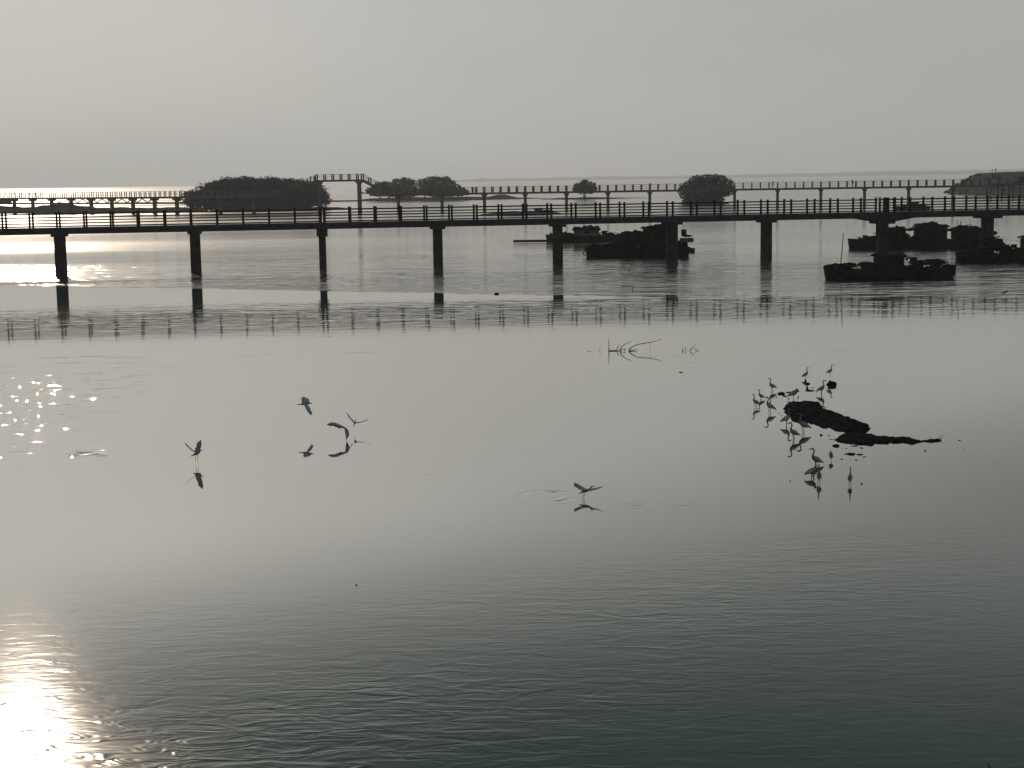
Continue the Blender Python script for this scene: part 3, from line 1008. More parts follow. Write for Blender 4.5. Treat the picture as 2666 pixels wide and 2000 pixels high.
# ------------------------------------------------------------------ boats
def boat(label, px0, px1, base_y, deck, feats, beam=2.6, yaw=0.0, ends=(1.6, .6), sheer=.25):
    """px0..px1 hull ends in the photograph, base_y waterline, deck = freeboard in pixels, feats in pixels from the left end / above water"""
    g0, g1 = G(px0, base_y), G(px1, base_y)
    mid = (px0 + px1) / 2
    gm = G(mid, base_y)
    Zc = gm.y + beam / 2
    k = Zc / F
    L = (px1 - px0) * k
    root = thing('fishing_boat', label, 'boat', (gm.x, Zc, 0), yaw, 'dark moored work boats')
    fb = deck * k
    mb_ = MB()
    ns = 17
    nr = 7
    for i in range(ns):
        t = i / (ns - 1)
        x = (t - .5) * L
        e = min(1, t * L / ends[0]) if t < .5 else min(1, (1 - t) * L / ends[1])
        w = beam / 2 * (.62 + .38 * math.sin(e * math.pi / 2))
        top = fb + sheer * abs(2 * t - 1) ** 2.5 * (1.0 if t < .5 else .6)
        low = -.35 * math.sin(e * math.pi / 2)
        inset = (1 - e) * .12
        for (yy, zz) in ((-w * .97, top), (-w, top * .7), (-w * .92, .05), (-w * .5, low), (w * .5, low), (w * .92, .05), (w, top * .7), (w * .97, top)):
            xx = x + (inset if (zz < top * .5 and t < .5) else (-inset if zz < top * .5 else 0)) * .6
            mb_.v.append((xx, yy, zz))
    q = 8
    for i in range(ns - 1):
        for j in range(q - 1):
            mb_.f.append((i * q + j, (i + 1) * q + j, (i + 1) * q + j + 1, i * q + j + 1))
        mb_.f.append((i * q + q - 1, (i + 1) * q + q - 1, (i + 1) * q, i * q))
    mb_.f.append(tuple(range(q)))
    mb_.f.append(tuple(reversed(range((ns - 1) * q, ns * q))))
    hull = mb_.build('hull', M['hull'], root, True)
    for sgn in (-1, 1):
        pts = []
        for i in range(ns):
            p = mb_.v[i * q + (0 if sgn < 0 else q - 1)]
            pts.append((p[0], p[1], p[2] + .03))
        MB().tube(pts, .06, 5).build('gunwale', M['cabin'], hull)

    def X(px):
        return (px - mid) * k

    def Zh(py):
        return (base_y - py) * k * 1.0
    sd_ = 0
    for ft in feats:
        kind = ft[0]
        sd_ += 1
        if kind == 'cabin':       # x0,x1,y_top,y_bottom,(depth),roof overhang
            _, x0, x1, yt, yb = ft[:5]
            dep = ft[5] if len(ft) > 5 else beam * .62
            m = M[ft[6]] if len(ft) > 6 else M['cabin']
            x0, x1, z1, z0 = X(x0), X(x1), Zh(yt), Zh(yb)
            c = MB().box(((x0 + x1) / 2, 0, (z0 + z1) / 2), (x1 - x0, dep, z1 - z0)).build('cabin', m, root)
            r = MB()
            n = 10
            for i in range(n + 1):   # slightly bowed roof with a ragged rim
                t = i / n
                xx = x0 - .18 + (x1 - x0 + .36) * t
                for (yy, zz) in ((-dep / 2 - .15, 0), (0, .16), (dep / 2 + .15, 0)):
                    r.v.append((xx, yy, z1 + .01 + zz + RND.uniform(-.03, .03)))
                for (yy, zz) in ((-dep / 2 - .15, 0), (0, .16), (dep / 2 + .15, 0)):
                    r.v.append((xx, yy, z1 + .075 + zz + RND.uniform(0, .04)))
            for i in range(n):
                a = i * 6
                r.f += [(a, a + 1, a + 7, a + 6), (a + 1, a + 2, a + 8, a + 7), (a + 3, a + 9, a + 10, a + 4), (a + 4, a + 10, a + 11, a + 5), (a, a + 6, a + 9, a + 3), (a + 2, a + 5, a + 11, a + 8)]
            r.f += [(0, 3, 4, 1), (1, 4, 5, 2), (n * 6, n * 6 + 1, n * 6 + 4, n * 6 + 3), (n * 6 + 1, n * 6 + 2, n * 6 + 5, n * 6 + 4)]
            r.build('roof', M['tarp'], c)
            MB().box(((x0 + x1) / 2, -dep / 2 - .012, z0 + (z1 - z0) * .6), (min(.5, (x1 - x0) * .3), .02, (z1 - z0) * .35)).build('window', M['hull'], c)
        elif kind == 'heap':      # x,y_center,rx,ry
            _, x, y, rx, ry = ft
            MB().lump((X(x), RND.uniform(-.3, .3), Zh(y)), (rx * k, beam * .32, ry * k), sd_ + int(px0), .45, 14, 8, 2.2).build('tarp_heap', M['tarp'], root)
        elif kind == 'crate':
            _, x, y, w, h = ft
            MB().box((X(x), RND.uniform(-.4, .2), Zh(y) + h * k / 2), (w * k, w * k * .9, h * k), Matrix.Rotation(RND.uniform(-.4, .4), 3, 'Z')).build('crate', M['cabin'], root)
        elif kind == 'pole':
            _, x0, y0, x1, y1, r = ft
            yy = RND.uniform(-.5, .1)
            MB().tube([(X(x0), yy, Zh(y0)), (X((x0 + x1) / 2) + .02, yy, Zh((y0 + y1) / 2)), (X(x1), yy, Zh(y1))], [r, r * .9, r * .7], 6).build('pole', M['wood'], root)
        elif kind == 'plank':
            _, x0, y0, x1, y1, w, mm = ft
            MB().beam((X(x0), -beam * .2, Zh(y0)), (X(x1), -beam * .2, Zh(y1)), .5, w * k).build('plank', M[mm], root)
        elif kind == 'tyre':
            _, x, y, r = ft
            pts = [(X(x) + r * k * math.cos(a * math.pi / 8), -beam / 2 * .8, Zh(y) + r * k * math.sin(a * math.pi / 8)) for a in range(17)]
            MB().tube(pts, r * k * .22, 6, False).build('tyre', M['hull'], root)
        elif kind == 'awning':
            _, x0, y0, x1, y1 = ft
            dep = beam * .7
            MB().beam((X(x0), 0, Zh(y0)), (X(x1), 0, Zh(y1)), dep, .14).build('awning', M['tarp'], root)
            MB().tube([(X((x0 * .65 + x1 * .35)), -dep / 2 + .1, Zh(base_y - deck)), (X(x0 * .65 + x1 * .35), -dep / 2 + .1, Zh(y0 * .65 + y1 * .35))], .05, 5).build('awning_post', M['wood'], root)
    # loose poles and boards lying about
    for i in range(int(L * 1.3)):
        x = RND.uniform(-L / 2 + .5, L / 2 - .5)
        z = fb + RND.uniform(.1, .55)
        a_ = RND.uniform(-.5, .5)
        ln = RND.uniform(.4, 1.1)
        y = RND.uniform(-beam * .4, beam * .3)
        MB().tube([(x, y, z), (x + ln * math.cos(a_), y + RND.uniform(-.3, .3), z + ln * math.sin(a_) * .7)], RND.uniform(.025, .05), 5).build('pole', M['wood'], root)
    # clutter along the gunwales
    for i in range(int(L * 3.2)):
        x = RND.uniform(-L / 2 + .35, L / 2 - .35)
        r = RND.uniform(.10, .34) * (1 if deck > 8 else .6)
        MB().lump((x, RND.uniform(-beam * .35, beam * .35), fb + r * .4 + .05), (r * RND.uniform(1.2, 2.4), r, r * RND.uniform(.7, 1.2)), i, .55, 9, 6, 2.4).build('gear_heap', M['tarp'], root)
    return root


boat('long work boat with pale cabin side and red plank off its bow', 1424, 1645, 631, 13,
     [('plank', 1338, 626, 1430, 626.5, 6, 'redwood'), ('cabin', 1496, 1560, 601, 614, 1.7, 'palew'), ('heap', 1508, 598, 14, 6), ('heap', 1530, 596, 20, 6), ('heap', 1550, 598, 14, 7), ('crate', 1575, 614, 14, 11), ('heap', 1440, 616, 12, 5),
      ('heap', 1480, 612, 14, 5), ('heap', 1635, 611, 12, 6), ('pole', 1584, 615, 1628, 610, .05), ('heap', 1658, 612, 10, 5), ('heap', 1436, 609, 3, 3)], beam=2.6, ends=(2.2, 1.0))
boat('squat work boat with tall square cabin behind the fifth bridge column', 1530, 1796, 671, 19,
     [('cabin', 1680, 1748, 600, 650, 2.0), ('heap', 1700, 597, 16, 5), ('heap', 1725, 593, 18, 6), ('pole', 1700, 592, 1738, 586, .05), ('tyre', 1729, 590, 5), ('heap', 1640, 632, 20, 24), ('heap', 1665, 622, 16, 18),
      ('crate', 1633, 614, 20, 8), ('heap', 1610, 640, 22, 8), ('heap', 1780, 640, 14, 10), ('crate', 1784, 618, 12, 16), ('heap', 1792, 619, 12, 3), ('plank', 1772, 629, 1806, 629, 11, 'palew'), ('heap', 1778, 645, 8, 6),
      ('crate', 1578, 644, 14, 8), ('pole', 1545, 646, 1546, 636, .06), ('tyre', 1527, 658, 6), ('pole', 1781, 648, 1782, 670, .03)], beam=3.0, ends=(1.2, .8))
boat('longest work boat with two ragged roofed huts', 2224, 2600, 646, 16,
     [('plank', 2176, 649, 2310, 649, 5, 'hull'), ('cabin', 2398, 2468, 594, 625, 2.2), ('cabin', 2494, 2552, 602, 625, 2.2), ('heap', 2425, 590, 28, 8), ('pole', 2405, 590, 2448, 581, .06), ('pole', 2415, 583, 2440, 592, .06), ('heap', 2520, 598, 24, 7),
      ('heap', 2545, 600, 14, 8), ('pole', 2505, 593, 2536, 589, .05), ('awning', 2372, 601, 2404, 594), ('awning', 2474, 603, 2500, 600), ('heap', 2330, 606, 36, 15), ('heap', 2345, 600, 16, 8), ('heap', 2290, 620, 18, 6), ('heap', 2240, 627, 12, 4), ('heap', 2360, 616, 18, 7),
      ('crate', 2562, 617, 12, 10), ('heap', 2580, 612, 20, 9), ('pole', 2284, 608, 2310, 607, .05), ('pole', 2254, 619, 2266, 618, .05), ('pole', 2499, 606, 2502, 577, .04)], beam=3.0, ends=(1.8, 1.0))
boat('low black work boat nearest the birds with flat roofed box', 2163, 2491, 728, 20,
     [('cabin', 2293, 2357, 672, 706, 1.7), ('plank', 2286, 669, 2366, 672, 3, 'hull'), ('crate', 2390, 688, 18, 14), ('heap', 2405, 688, 30, 6), ('heap', 2440, 688, 34, 7), ('heap', 2222, 692, 18, 6), ('heap', 2270, 692, 24, 6), ('heap', 2188, 702, 14, 7), ('heap', 2480, 698, 14, 5),
      ('pole', 2197, 700, 2204, 609, .035), ('pole', 2366, 680, 2376, 670, .05), ('pole', 2372, 682, 2380, 675, .04), ('pole', 2254, 695, 2254, 682, .04), ('pole', 2286, 690, 2286, 680, .04), ('pole', 2404, 688, 2404, 680, .04), ('pole', 2477, 700, 2477, 685, .04),
      ('heap', 2490, 703, 6, 5), ('tyre', 2161, 722, 5)], beam=2.6, ends=(1.6, .5), sheer=.12)
boat('work boat cut off by the right edge with stepped heaps', 2510, 2760, 684, 16,
     [('heap', 2590, 640, 22, 16), ('heap', 2610, 636, 14, 12), ('heap', 2625, 648, 18, 10), ('crate', 2650, 648, 14, 9), ('heap', 2570, 655, 24, 8), ('cabin', 2680, 2740, 625, 660, 2.0), ('pole', 2595, 622, 2616, 618, .06), ('heap', 2540, 660, 20, 5)],
     beam=2.8, ends=(1.4, 1.0), sheer=.15)
boat('small dark boat low behind the right part of the railing', 2336, 2424, 546, 6,
     [('cabin', 2372, 2392, 530, 540, 1.6), ('heap', 2358, 537, 10, 4), ('heap', 2404, 535, 12, 4)], beam=2.2)
boat('small dark boat on the mud bar behind the middle railing', 1366, 1440, 557, 5,
     [('cabin', 1392, 1412, 545, 553, 1.6), ('heap', 1422, 550, 9, 3)], beam=2.0)


# ------------------------------------------------------------------ poles, sticks, driftwood, floats
def stick(label, pts, name='mooring_pole', cat='pole', r=.04, root_y=None, m='wood'):
    g = G(*pts[0])
    P_ = [Vector((0, 0, -.4))]
    P_ += [AT(x, y, g.y) - Vector((g.x, g.y, 0)) for x, y in pts]
    n = len(P_)
    o = MB().tube(P_, [r * (1 - .5 * i / (n - 1)) for i in range(n)], 6).build(name, M[m], None, True, (g.x, g.y, 0))
    return tag(o, label, cat)


stick('tall thin mooring pole standing before the low black boat', [(2487, 706), (2490, 670), (2494, 630), (2501, 577)], r=.05)
stick('thin leaning stick in the water right of the squat boat', [(1636, 706), (1642, 694), (1650, 677)], 'stick', 'stick', .05)
stick('short bent stick poking up under the fifth bridge span', [(1647, 756), (1646, 751), (1650, 744)], 'stick', 'stick', .04)
stick('short twig tip poking up at the bottom right corner', [(2578, 2001), (2575, 1994), (2572, 1986)], 'stick', 'stick', .012)

g = G(1802, 656)
fl = thing('float_box', 'small square float box right of the squat boat', 'float', g)
MB().box((0, 0, .12), (.46, .46, .40), Matrix.Rotation(.1, 3, 'Y')).build('box', M['cabin'], fl)
MB().box((0, 0, .34), (.50, .50, .05), Matrix.Rotation(.1, 3, 'Y')).build('lid', M['hull'], fl)
for (px, py, w, h, lb) in ((1293, 766, .16, .07, 'dark floating lump under the fourth bridge span'), (928, 1524, .018, .014, 'tiny dark scrap floating on open foreground water'),
                           (1772, 970, .06, .02, 'thin dark scrap floating below the small branch')):
    g = G(px, py)
    tag(MB().lump((0, 0, h * .3), (w, w * .7, h), int(px), .5, 9, 6).build('driftwood', M['wood'], None, False, g), lb, 'driftwood')


def branch(label, base, strands):
    """strands: (list of (px,py) , radius, waterline py) arched branch pieces standing out of the water"""
    g = G(*base)
    root = thing('dead_branch', label, 'branch', g)
    for pts, r in strands:
        P_ = []
        for i, (x, y) in enumerate(pts):
            q = AT(x, y, g.y + .12 * math.sin(i * 1.7 + x))
            P_.append(q - Vector((g.x, g.y, 0)))
        n = len(P_)
        MB().tube(P_, [r * (1 - .6 * i / max(1, n - 1)) for i in range(n)], 6).build('bough', M['wood'], root, True)
    return root


def z7(l):
    return [(1350 + x * .3134, 860 + y * .3134) for x, y in l]


wy = 860 + 172 * .3134
branch('larger dead branch with forked arms rising from calm water', (1610, wy), [
    (z7([(750, 178), (751, 120), (748, 70)]), .020), (z7([(755, 172), (800, 168), (885, 160)]), .026), (z7([(845, 172), (852, 145), (890, 112), (940, 90)]), .022),
    (z7([(812, 172), (822, 148), (838, 124)]), .022), (z7([(915, 165), (940, 140), (990, 118), (1090, 102), (1150, 86), (1190, 74)]), .022), (z7([(920, 170), (960, 164), (992, 160)]), .022),
    (z7([(1090, 103), (1094, 140), (1092, 176)]), .007), (z7([(950, 172), (1010, 172), (1100, 170)]), .016), (z7([(882, 168), (884, 155), (884, 145)]), .018)])
branch('bits of sunken twig left of the larger dead branch', (1520, wy + 2), [(z7([(550, 180), (580, 177), (612, 179)]), .016), (z7([(508, 180), (522, 178)]), .016), (z7([(672, 176), (680, 155), (668, 135)]), .008)])
branch('smaller twiggy dead branch right of the larger one', (1795, 860 + 172 * .3134), [
    (z7([(1362, 175), (1368, 158), (1362, 145)]), .020), (z7([(1388, 175), (1392, 155), (1382, 142)]), .018), (z7([(1420, 172), (1440, 150), (1465, 125), (1478, 98)]), .008),
    (z7([(1422, 172), (1450, 150), (1480, 150)]), .010), (z7([(1470, 160), (1500, 172), (1522, 178)]), .012), (z7([(1440, 150), (1430, 135)]), .006)])


# ------------------------------------------------------------------ birds
POSES = {
    'tall': ([(-.33, .37), (-.25, .42), (-.14, .475), (-.02, .53), (.07, .585), (.115, .64), (.125, .70), (.10, .77), (.075, .84), (.085, .905), (.115, .95), (.165, .958), (.20, .95), (.25, .94), (.34, .925)],
             [.008, .028, .065, .088, .072, .048, .033, .026, .024, .024, .028, .032, .022, .012, .003]),
    'straight': ([(-.30, .36), (-.22, .41), (-.12, .47), (-.01, .53), (.06, .59), (.09, .65), (.09, .72), (.085, .79), (.085, .86), (.09, .92), (.115, .955), (.15, .965), (.18, .96), (.22, .955), (.30, .945)],
                 [.008, .03, .068, .088, .070, .046, .032, .026, .024, .024, .028, .032, .022, .012, .003]),
    'hunched': ([(-.42, .36), (-.30, .42), (-.16, .50), (0, .56), (.12, .60), (.19, .64), (.20, .69), (.17, .735), (.19, .775), (.24, .785), (.28, .775), (.33, .76), (.42, .735)],
                [.010, .04, .090, .115, .105, .075, .055, .045, .042, .040, .026, .013, .003]),
    'feeding': ([(-.36, .50), (-.27, .53), (-.15, .55), (-.02, .56), (.08, .55), (.15, .53), (.22, .50), (.29, .47), (.35, .43), (.40, .39), (.44, .36), (.48, .33), (.55, .27)],
                [.008, .030, .066, .090, .074, .048, .033, .027, .025, .030, .024, .012, .003]),
}
PME = {}
for k_, (pts, rad) in POSES.items():
    mb_ = MB().tube([(x, 0, z) for x, z in pts], [r * (1.35 if 1 < i < 6 else 1.2) for i, r in enumerate(rad)], 10, True, [r * (1.3 if 1 < i < 6 else 1.1) for i, r in enumerate(rad)])
    PME[k_] = mb_.mesh('egret_body', M['feather'], True)
leg_me = MB().tube([(0, 0, .50), (.012, 0, .40), (-.012, 0, .26), (0, 0, -.05)], [.022, .014, .013, .011], 6).mesh('leg', M['leg'], True)
wing_pts = ([(.08, .585), (.0, .575), (-.10, .52), (-.20, .455), (-.30, .395)], [.02, .050, .055, .04, .008])
wing_me = MB().tube([(x, 0, z) for x, z in wing_pts[0]], wing_pts[1], 8, True, [.012, .022, .022, .016, .006]).mesh('folded_wing', M['wing'], True)
wing_h = MB().tube([(x, 0, z) for x, z in [(.13, .60), (.02, .60), (-.12, .55), (-.26, .47), (-.40, .385)]], [.02, .06, .07, .05, .008], 8, True, [.012, .026, .026, .018, .006]).mesh('folded_wing', M['wing'], True)
wing_f = MB().tube([(x, 0, z) for x, z in [(.09, .57), (.0, .585), (-.12, .565), (-.24, .535), (-.34, .505)]], [.02, .045, .05, .036, .008], 8, True, [.012, .022, .022, .016, .006]).mesh('folded_wing', M['wing'], True)


def egret(label, px, py, top, pose, yaw, z0=0.0, legs=2, sink=0.2):
    """feet at photograph point (px,py), head top at row top; yaw 0 faces right, pi faces left"""
    g = G(px, py, z0)
    hgt = (AT(px, top, g.y).z - z0)
    full = {'tall': .99, 'straight': .995, 'hunched': .83, 'feeding': .65}[pose]
    s = hgt / (full - sink)
    root = thing('egret', label, 'egret', (g.x, g.y, z0 - sink * s), yaw, 'egrets standing around the mud bar')
    root.scale = (s, s, s)
    b = put('body', PME[pose], root)
    wm = {'hunched': wing_h, 'feeding': wing_f}.get(pose, wing_me)
    w = .15 if pose == 'hunched' else .12
    for sy in (-1, 1):
        put('folded_wing', wm, root, (0, sy * w * .72, 0))
    for sy in ((-1, 1) if legs == 2 else (-1,)):
        put('leg', leg_me, root, (.015 * sy, sy * .042, 0), (0, sy * .05, 0))
    return root


PI = math.pi
egret('egret facing left, rearmost of the left hand birds, above the others', 2010, 1018, 985, 'tall', PI - .2)
egret('egret facing left, second up in the left hand cluster, body nearly level', 1981, 1040, 1014, 'tall', PI + .15, sink=.27)
egret('leftmost egret of the whole standing flock', 1967, 1060, 1027, 'tall', PI - .6)
egret('egret facing left in front of the left cluster, long legs showing', 2004, 1074, 1033, 'tall', PI - .5)
egret('slim egret facing right, upright behind the mud bar on a clod', 2098, 987, 957, 'tall', .5)
egret('egret facing right on top of the lump of rock, highest in the flock', 2161, 984, 950, 'tall', .25, z0=.125, sink=.0)
egret('egret facing right with bent neck just left of the rock', 2139, 1026, 990, 'tall', .15)
egret('small dark egret hunched on the top edge of the broad mud bar', 2078, 1043, 1031, 'hunched', 1.2, z0=.06, sink=.0)
egret('egret sunk low behind the mud bar beside the long clod', 2066, 1038, 1012, 'hunched', .35)
egret('pale egret facing right with head against the mud bar', 2048, 1107, 1064, 'tall', .3)
egret('egret facing left right in front of the mud bar', 2091, 1126, 1075, 'tall', PI - .25)
egret('egret facing left, lowest of the three before the mud bar', 2066, 1145, 1099, 'tall', PI + .1)
egret('tall egret facing left in open water below the mud bar', 2124, 1211, 1166, 'tall', PI + .15, sink=.3)
egret('stout hunched egret facing right with tucked head', 2113, 1243, 1213, 'hunched', .25)
egret('egret with straight raised neck seen from behind, beside the hunched one', 2132, 1256, 1210, 'straight', 1.45)
egret('hunched egret on one leg below the spit', 2163, 1199, 1174, 'hunched', 1.5, legs=1)
egret('lone rearview egret with upright neck, lowest and rightmost of the flock', 2213, 1261, 1218, 'straight', 1.3)
g = G(2162, 1003)
rk = MB().lump((.03, 0, .02), (.18, .17, .11), 5, .4, 14, 8, 1.7).build('rock', M['mud'], None, False, g)
tag(rk, 'black lump of rock under the highest standing egret', 'rock')


def flyer(label, body, water_y, heading, pitch, tips, size_px, legs=(), chord=(0, 1, 0), chords=(9, 9), group='egrets in flight', legdown=0, neck='s'):
    """tips: for each wing ((mid dx,up,away),(tip dx,up,away)) in photograph pixels from the body"""
    gz = G(body[0], water_y)
    Zd = gz.y
    c = AT(body[0], body[1], Zd)
    k = Zd / F * math.hypot(1, c.x / Zd)
    root = thing('egret', label, 'egret', c, 0, group)
    hd = Vector(heading).normalized()
    rot = hd.to_track_quat('X', 'Z').to_matrix().to_4x4() @ Matrix.Rotation(-pitch, 4, 'Y')
    s = size_px * k * 1.3
    if neck == 's':
        pts = [(-.62, 0, -.02), (-.45, 0, .0), (-.28, 0, .02), (-.05, 0, .0), (.14, 0, -.01), (.26, 0, .03), (.33, 0, .10), (.40, 0, .13), (.47, 0, .12), (.56, 0, .10), (.70, 0, .07)]
        rad = [.012, .045, .075, .105, .085, .06, .05, .05, .035, .018, .004]
    else:
        pts = [(-.60, 0, -.02), (-.45, 0, .0), (-.28, 0, .02), (-.05, 0, .0), (.14, 0, .0), (.26, 0, .01), (.36, 0, .02), (.46, 0, .03), (.54, 0, .03), (.64, 0, .02), (.80, 0, .0)]
        rad = [.012, .045, .075, .105, .085, .06, .045, .042, .03, .016, .004]
    mb_ = MB().tube(pts, rad, 10, True, [r * .9 for r in rad])
    mb_.v = [tuple(rot @ (Vector(p) * s)) for p in mb_.v]
    mb_.build('body', M['feather'], root, True)
    for wi, (mid, tip) in enumerate(tips):
        A_ = Vector((0, 0, .02 * s))
        Bm = Vector((mid[0] * k, mid[2] * k, mid[1] * k))
        T_ = Vector((tip[0] * k, tip[2] * k, tip[1] * k))
        ch = Vector(chord[wi] if isinstance(chord[0], (tuple, list)) else chord).normalized()
        cw = chords[wi] * k * 1.25
        n = 12
        mbw = MB()
        for i in range(n + 1):
            t = i / n
            p = A_ * (1 - t) ** 2 + Bm * 2 * t * (1 - t) * 1.0 + T_ * t * t
            p = p + (Bm - (A_ * .25 + Bm * .5 + T_ * .25)) * (4 * t * (1 - t)) * .6
            wdt = cw * (.95 if t < .15 else (1.0 - .15 * t if t < .65 else max(.10, (1 - ((t - .65) / .35) ** 2.2) * .9)))
            jag = (1 + .12 * math.sin(t * 60)) if t > .3 else 1
            d = (T_ - A_).normalized()
            nn = ch.cross(d)
            if nn.length < 1e-4:
                nn = Vector((0, 0, 1))
            nn.normalize()
            th = max(.004, .035 * s * (1 - .8 * t))
            mbw.v += [tuple(p + ch * wdt * .42), tuple(p + nn * th + ch * wdt * .1), tuple(p - ch * wdt * .58 * jag), tuple(p - nn * th * .4 + ch * wdt * .1)]
        for i in range(n):
            for j in range(4):
                mbw.f.append((i * 4 + j, i * 4 + (j + 1) % 4, (i + 1) * 4 + (j + 1) % 4, (i + 1) * 4 + j))
        mbw.f += [(3, 2, 1, 0), (n * 4, n * 4 + 1, n * 4 + 2, n * 4 + 3)]
        mbw.build('wing', M['wing'], root, True)
    for (x0, u0, x1, u1) in legs:
        MB().tube([(x0 * k, -.02 * s, u0 * k), ((x0 + x1) / 2 * k + .02 * s, 0, (u0 + u1) / 2 * k), (x1 * k, .0, u1 * k)], [.022 * s, .016 * s, .014 * s], 6).build('leg', M['leg'], root)
    return root


flyer('flying egret with wings raised in a V and legs hanging, leftmost bird', (513, 1181), 1208, (.75, .65, 0), .25, [((-19, 12, 8), (-34, 27, 16)), ((6, 16, -6), (13, 37, -10))], 24,
      legs=((-4, -3, -5, -22), (1, -3, 1, -22)), chord=[(.3, .8, -.2), (.85, .3, -.35)], chords=(10, 11))
flyer('blue grey flying egret banking left with outstretched neck, highest of the flyers', (794, 1052), 1116, (-.95, .15, -.12), 0, [((-2, 9, 14), (-6, 16, 24)), ((8, -8, -16), (17, -26, -26))], 26,
      chord=[(-.95, -.05, .1), (-.8, -.2, .45)], chords=(17, 15), neck='o')
flyer('flying egret with wings bowed downward, nearest of the middle pair', (887, 1112), 1146, (-.4, -.9, 0), 0, [((-18, 9, 2), (-37, 6, 6)), ((15, 0, -6), (15, -33, -8))], 20,
      chord=[(.15, .45, .85), (-.75, .5, .4)], chords=(9, 14))
flyer('flying egret seen end on with thin wide wings, right of the bowed one', (924, 1101), 1125, (.1, 1, 0), .2, [((-10, 10, 3), (-23, 28, 4)), ((18, 2, 2), (40, 10, 6))], 20,
      legs=((-1, -2, -3, -14),), chord=(.1, .95, .18), chords=(9, 9))
flyer('egret taking off with feet touching the water, lowest of the flyers', (1528, 1277), 1298, (.95, .25, 0), .3, [((-20, 7, 14), (-33, 18, 20)), ((20, 5, -6), (45, 13, -10))], 30,
      legs=((-9, -2, -12, -21), (-5, -3, -9, -21)), chord=[(.8, .3, .4), (.6, .3, .55)], chords=(11, 9))
flyer('tiny flying egret low over the ripples near the right edge', (2611, 763), 772, (-1, .2, 0), 0, [((-3, 1, 6), (-7, 3, 14)), ((4, 3, -5), (9, 7, -9))], 11, chord=(-.9, .1, .1), chords=(6, 6))

# small wader on the far mud strip
# ------------------------------------------------------------------ people
PB = {
    'stand': [((0, 0, .95), .15), ((0, 0, 1.2), .15), ((0, 0, 1.42), .13), ((0, 0, 1.52), .06), ((0, 0, 1.66), .105), ((.09, 0, .9), .095), ((.10, .02, .5), .065), ((.10, 0, .07), .05), ((.10, -.13, .03), .04),
              ((-.09, 0, .9), .095), ((-.10, .02, .5), .065), ((-.10, 0, .07), .05), ((-.10, -.13, .03), .04), ((.19, 0, 1.40), .06), ((.24, .03, 1.12), .048), ((.24, -.06, .88), .04), ((-.19, 0, 1.40), .06), ((-.24, .03, 1.12), .048), ((-.24, -.06, .88), .04)],
    'lean': [((0, 0, .93), .15), ((0, -.08, 1.16), .15), ((0, -.20, 1.35), .13), ((0, -.26, 1.44), .06), ((0, -.30, 1.57), .105), ((.09, .02, .88), .095), ((.10, .06, .48), .065), ((.10, .08, .07), .05), ((.10, -.05, .03), .04),
             ((-.09, .02, .88), .095), ((-.10, .0, .48), .065), ((-.10, -.02, .07), .05), ((-.10, -.15, .03), .04), ((.19, -.20, 1.33), .06), ((.24, -.30, 1.10), .048), ((.20, -.50, 1.12), .04), ((-.19, -.20, 1.33), .06), ((-.24, -.30, 1.10), .048), ((-.20, -.50, 1.12), .04)],
}
PE = [(0, 1), (1, 2), (2, 3), (3, 4), (0, 5), (5, 6), (6, 7), (7, 8), (0, 9), (9, 10), (10, 11), (11, 12), (2, 13), (13, 14), (14, 15), (2, 16), (16, 17), (17, 18)]
PERSON = {}


def person(label, loc, rz, pose='stand', h=1.68, group=None):
    me = PERSON.get(pose)
    if me is None:
        me = bpy.data.meshes.new('person')
        me.from_pydata([p for p, r in PB[pose]], PE, [])
        me.materials.append(M['cloth'])
        PERSON[pose] = me
    me = me.copy()
    o = put('person', me, None, loc, (0, 0, rz), (h / 1.76,) * 3)
    sk = o.modifiers.new('skin', 'SKIN')
    for i, (p, r) in enumerate(PB[pose]):
        me.skin_vertices[0].data[i].radius = (r, r * .8)
    me.skin_vertices[0].data[0].use_root = True
    ss = o.modifiers.new('sub', 'SUBSURF')
    ss.levels = ss.render_levels = 1
    return tag(o, label, 'person', group)


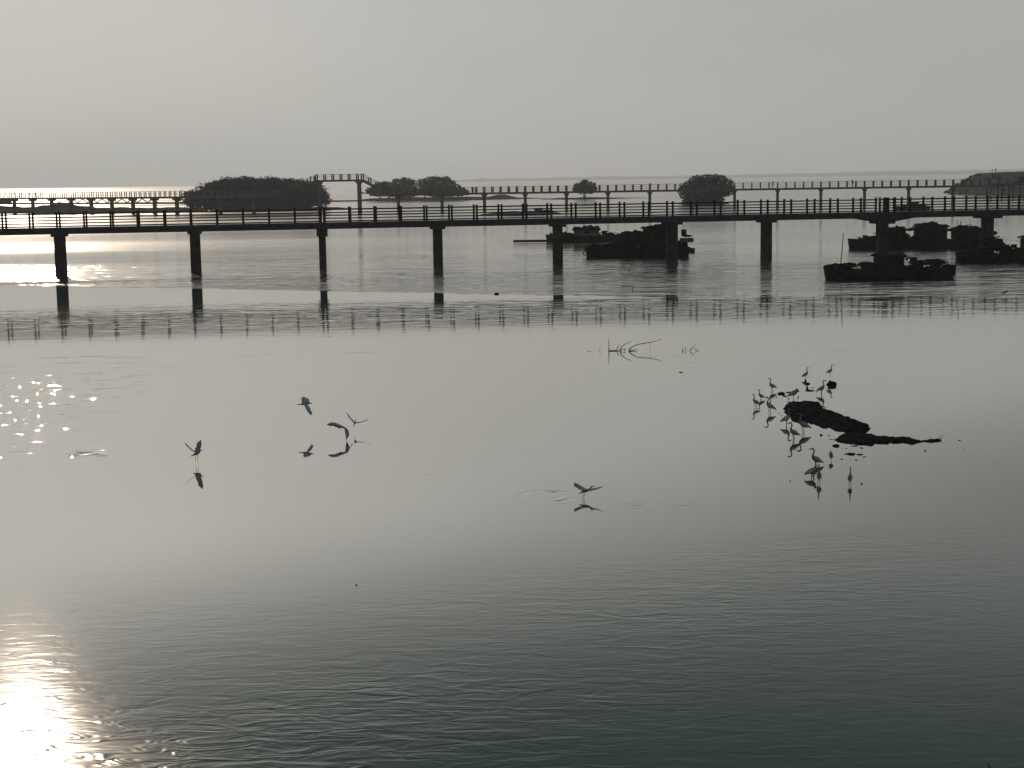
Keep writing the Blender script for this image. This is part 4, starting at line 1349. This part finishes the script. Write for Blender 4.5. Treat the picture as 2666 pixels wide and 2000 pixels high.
def on_far(px):
    d = ray(px, 480)
    c1, c2 = FB['c1'], FB['c2']
    # intersect the view column with the deck line
    ux, uy = c2.x - c1.x, c2.y - c1.y
    kx = d.x / d.y
    t = (kx * c1.y - c1.x) / (ux - kx * uy)
    return Vector((c1.x + ux * t, c1.y + uy * t + .9, c1.z + (c2.z - c1.z) * t + .005))


for (px, pose, rz, lb) in ((2013, 'lean', 2.2, 'person leaning on the far railing left of the other far walkers'), (2222, 'stand', .4, 'person standing alone on the far walkway near its right end'),
                           (1694, 'stand', 0, 'person standing on the far walkway left of the round mangrove')):
    person(lb, on_far(px), rz, pose)


def on_left(px):
    d = ray(px, 500)
    c1, c2 = FB['a00'], FB['a1']
    ux, uy = c2.x - c1.x, c2.y - c1.y
    kx = d.x / d.y
    t = (kx * c1.y - c1.x) / (ux - kx * uy)
    return Vector((c1.x + ux * t + .5, c1.y + uy * t + .9, FB['hd'] + .005))


for i, (px, pose, h) in enumerate(((6, 'lean', 1.5), (16, 'stand', 1.6), (22, 'stand', 1.65), (30, 'lean', 1.6), (42, 'stand', 1.7), (48, 'stand', 1.66), (68, 'lean', 1.6), (76, 'stand', 1.68), (84, 'stand', 1.64), (98, 'lean', 1.6))):
    person(('leftmost', 'second', 'third', 'fourth', 'fifth', 'sixth', 'seventh', 'eighth', 'ninth', 'last')[i] + ' dark figure from the left edge on the far left walkway', on_left(px), i * 1.1, pose, h, 'people on the far left walkway')
# two on the crest of the bank
for (px, py, h, lb) in ((2583, 450.5, 1.4, 'shorter of two people on top of the rock bank'), (2592, 450.2, 1.75, 'taller of two people on top of the rock bank')):
    q = AT(px, py, 523)
    q.z = 6.95
    person(lb, q, .6, 'stand', h)

# ------------------------------------------------------------------ haze
mb = MB().box((0, 0, 15.5), (26000, 26000, 37))
hz = bpy.data.materials.new('haze')
hz.use_nodes = True
nt = hz.node_tree
nt.nodes.clear()
pv = nt.nodes.new('ShaderNodeVolumePrincipled')
pv.inputs['Color'].default_value = (0.84, 0.94, 1.0, 1)
pv.inputs['Density'].default_value = 0.00017
pv.inputs['Anisotropy'].default_value = 0.3
ho = nt.nodes.new('ShaderNodeOutputMaterial')
nt.links.new(pv.outputs[0], ho.inputs['Volume'])
hb = mb.build('haze', hz)
tag(hb, 'pale humid haze over the bay', None, None, 'stuff')
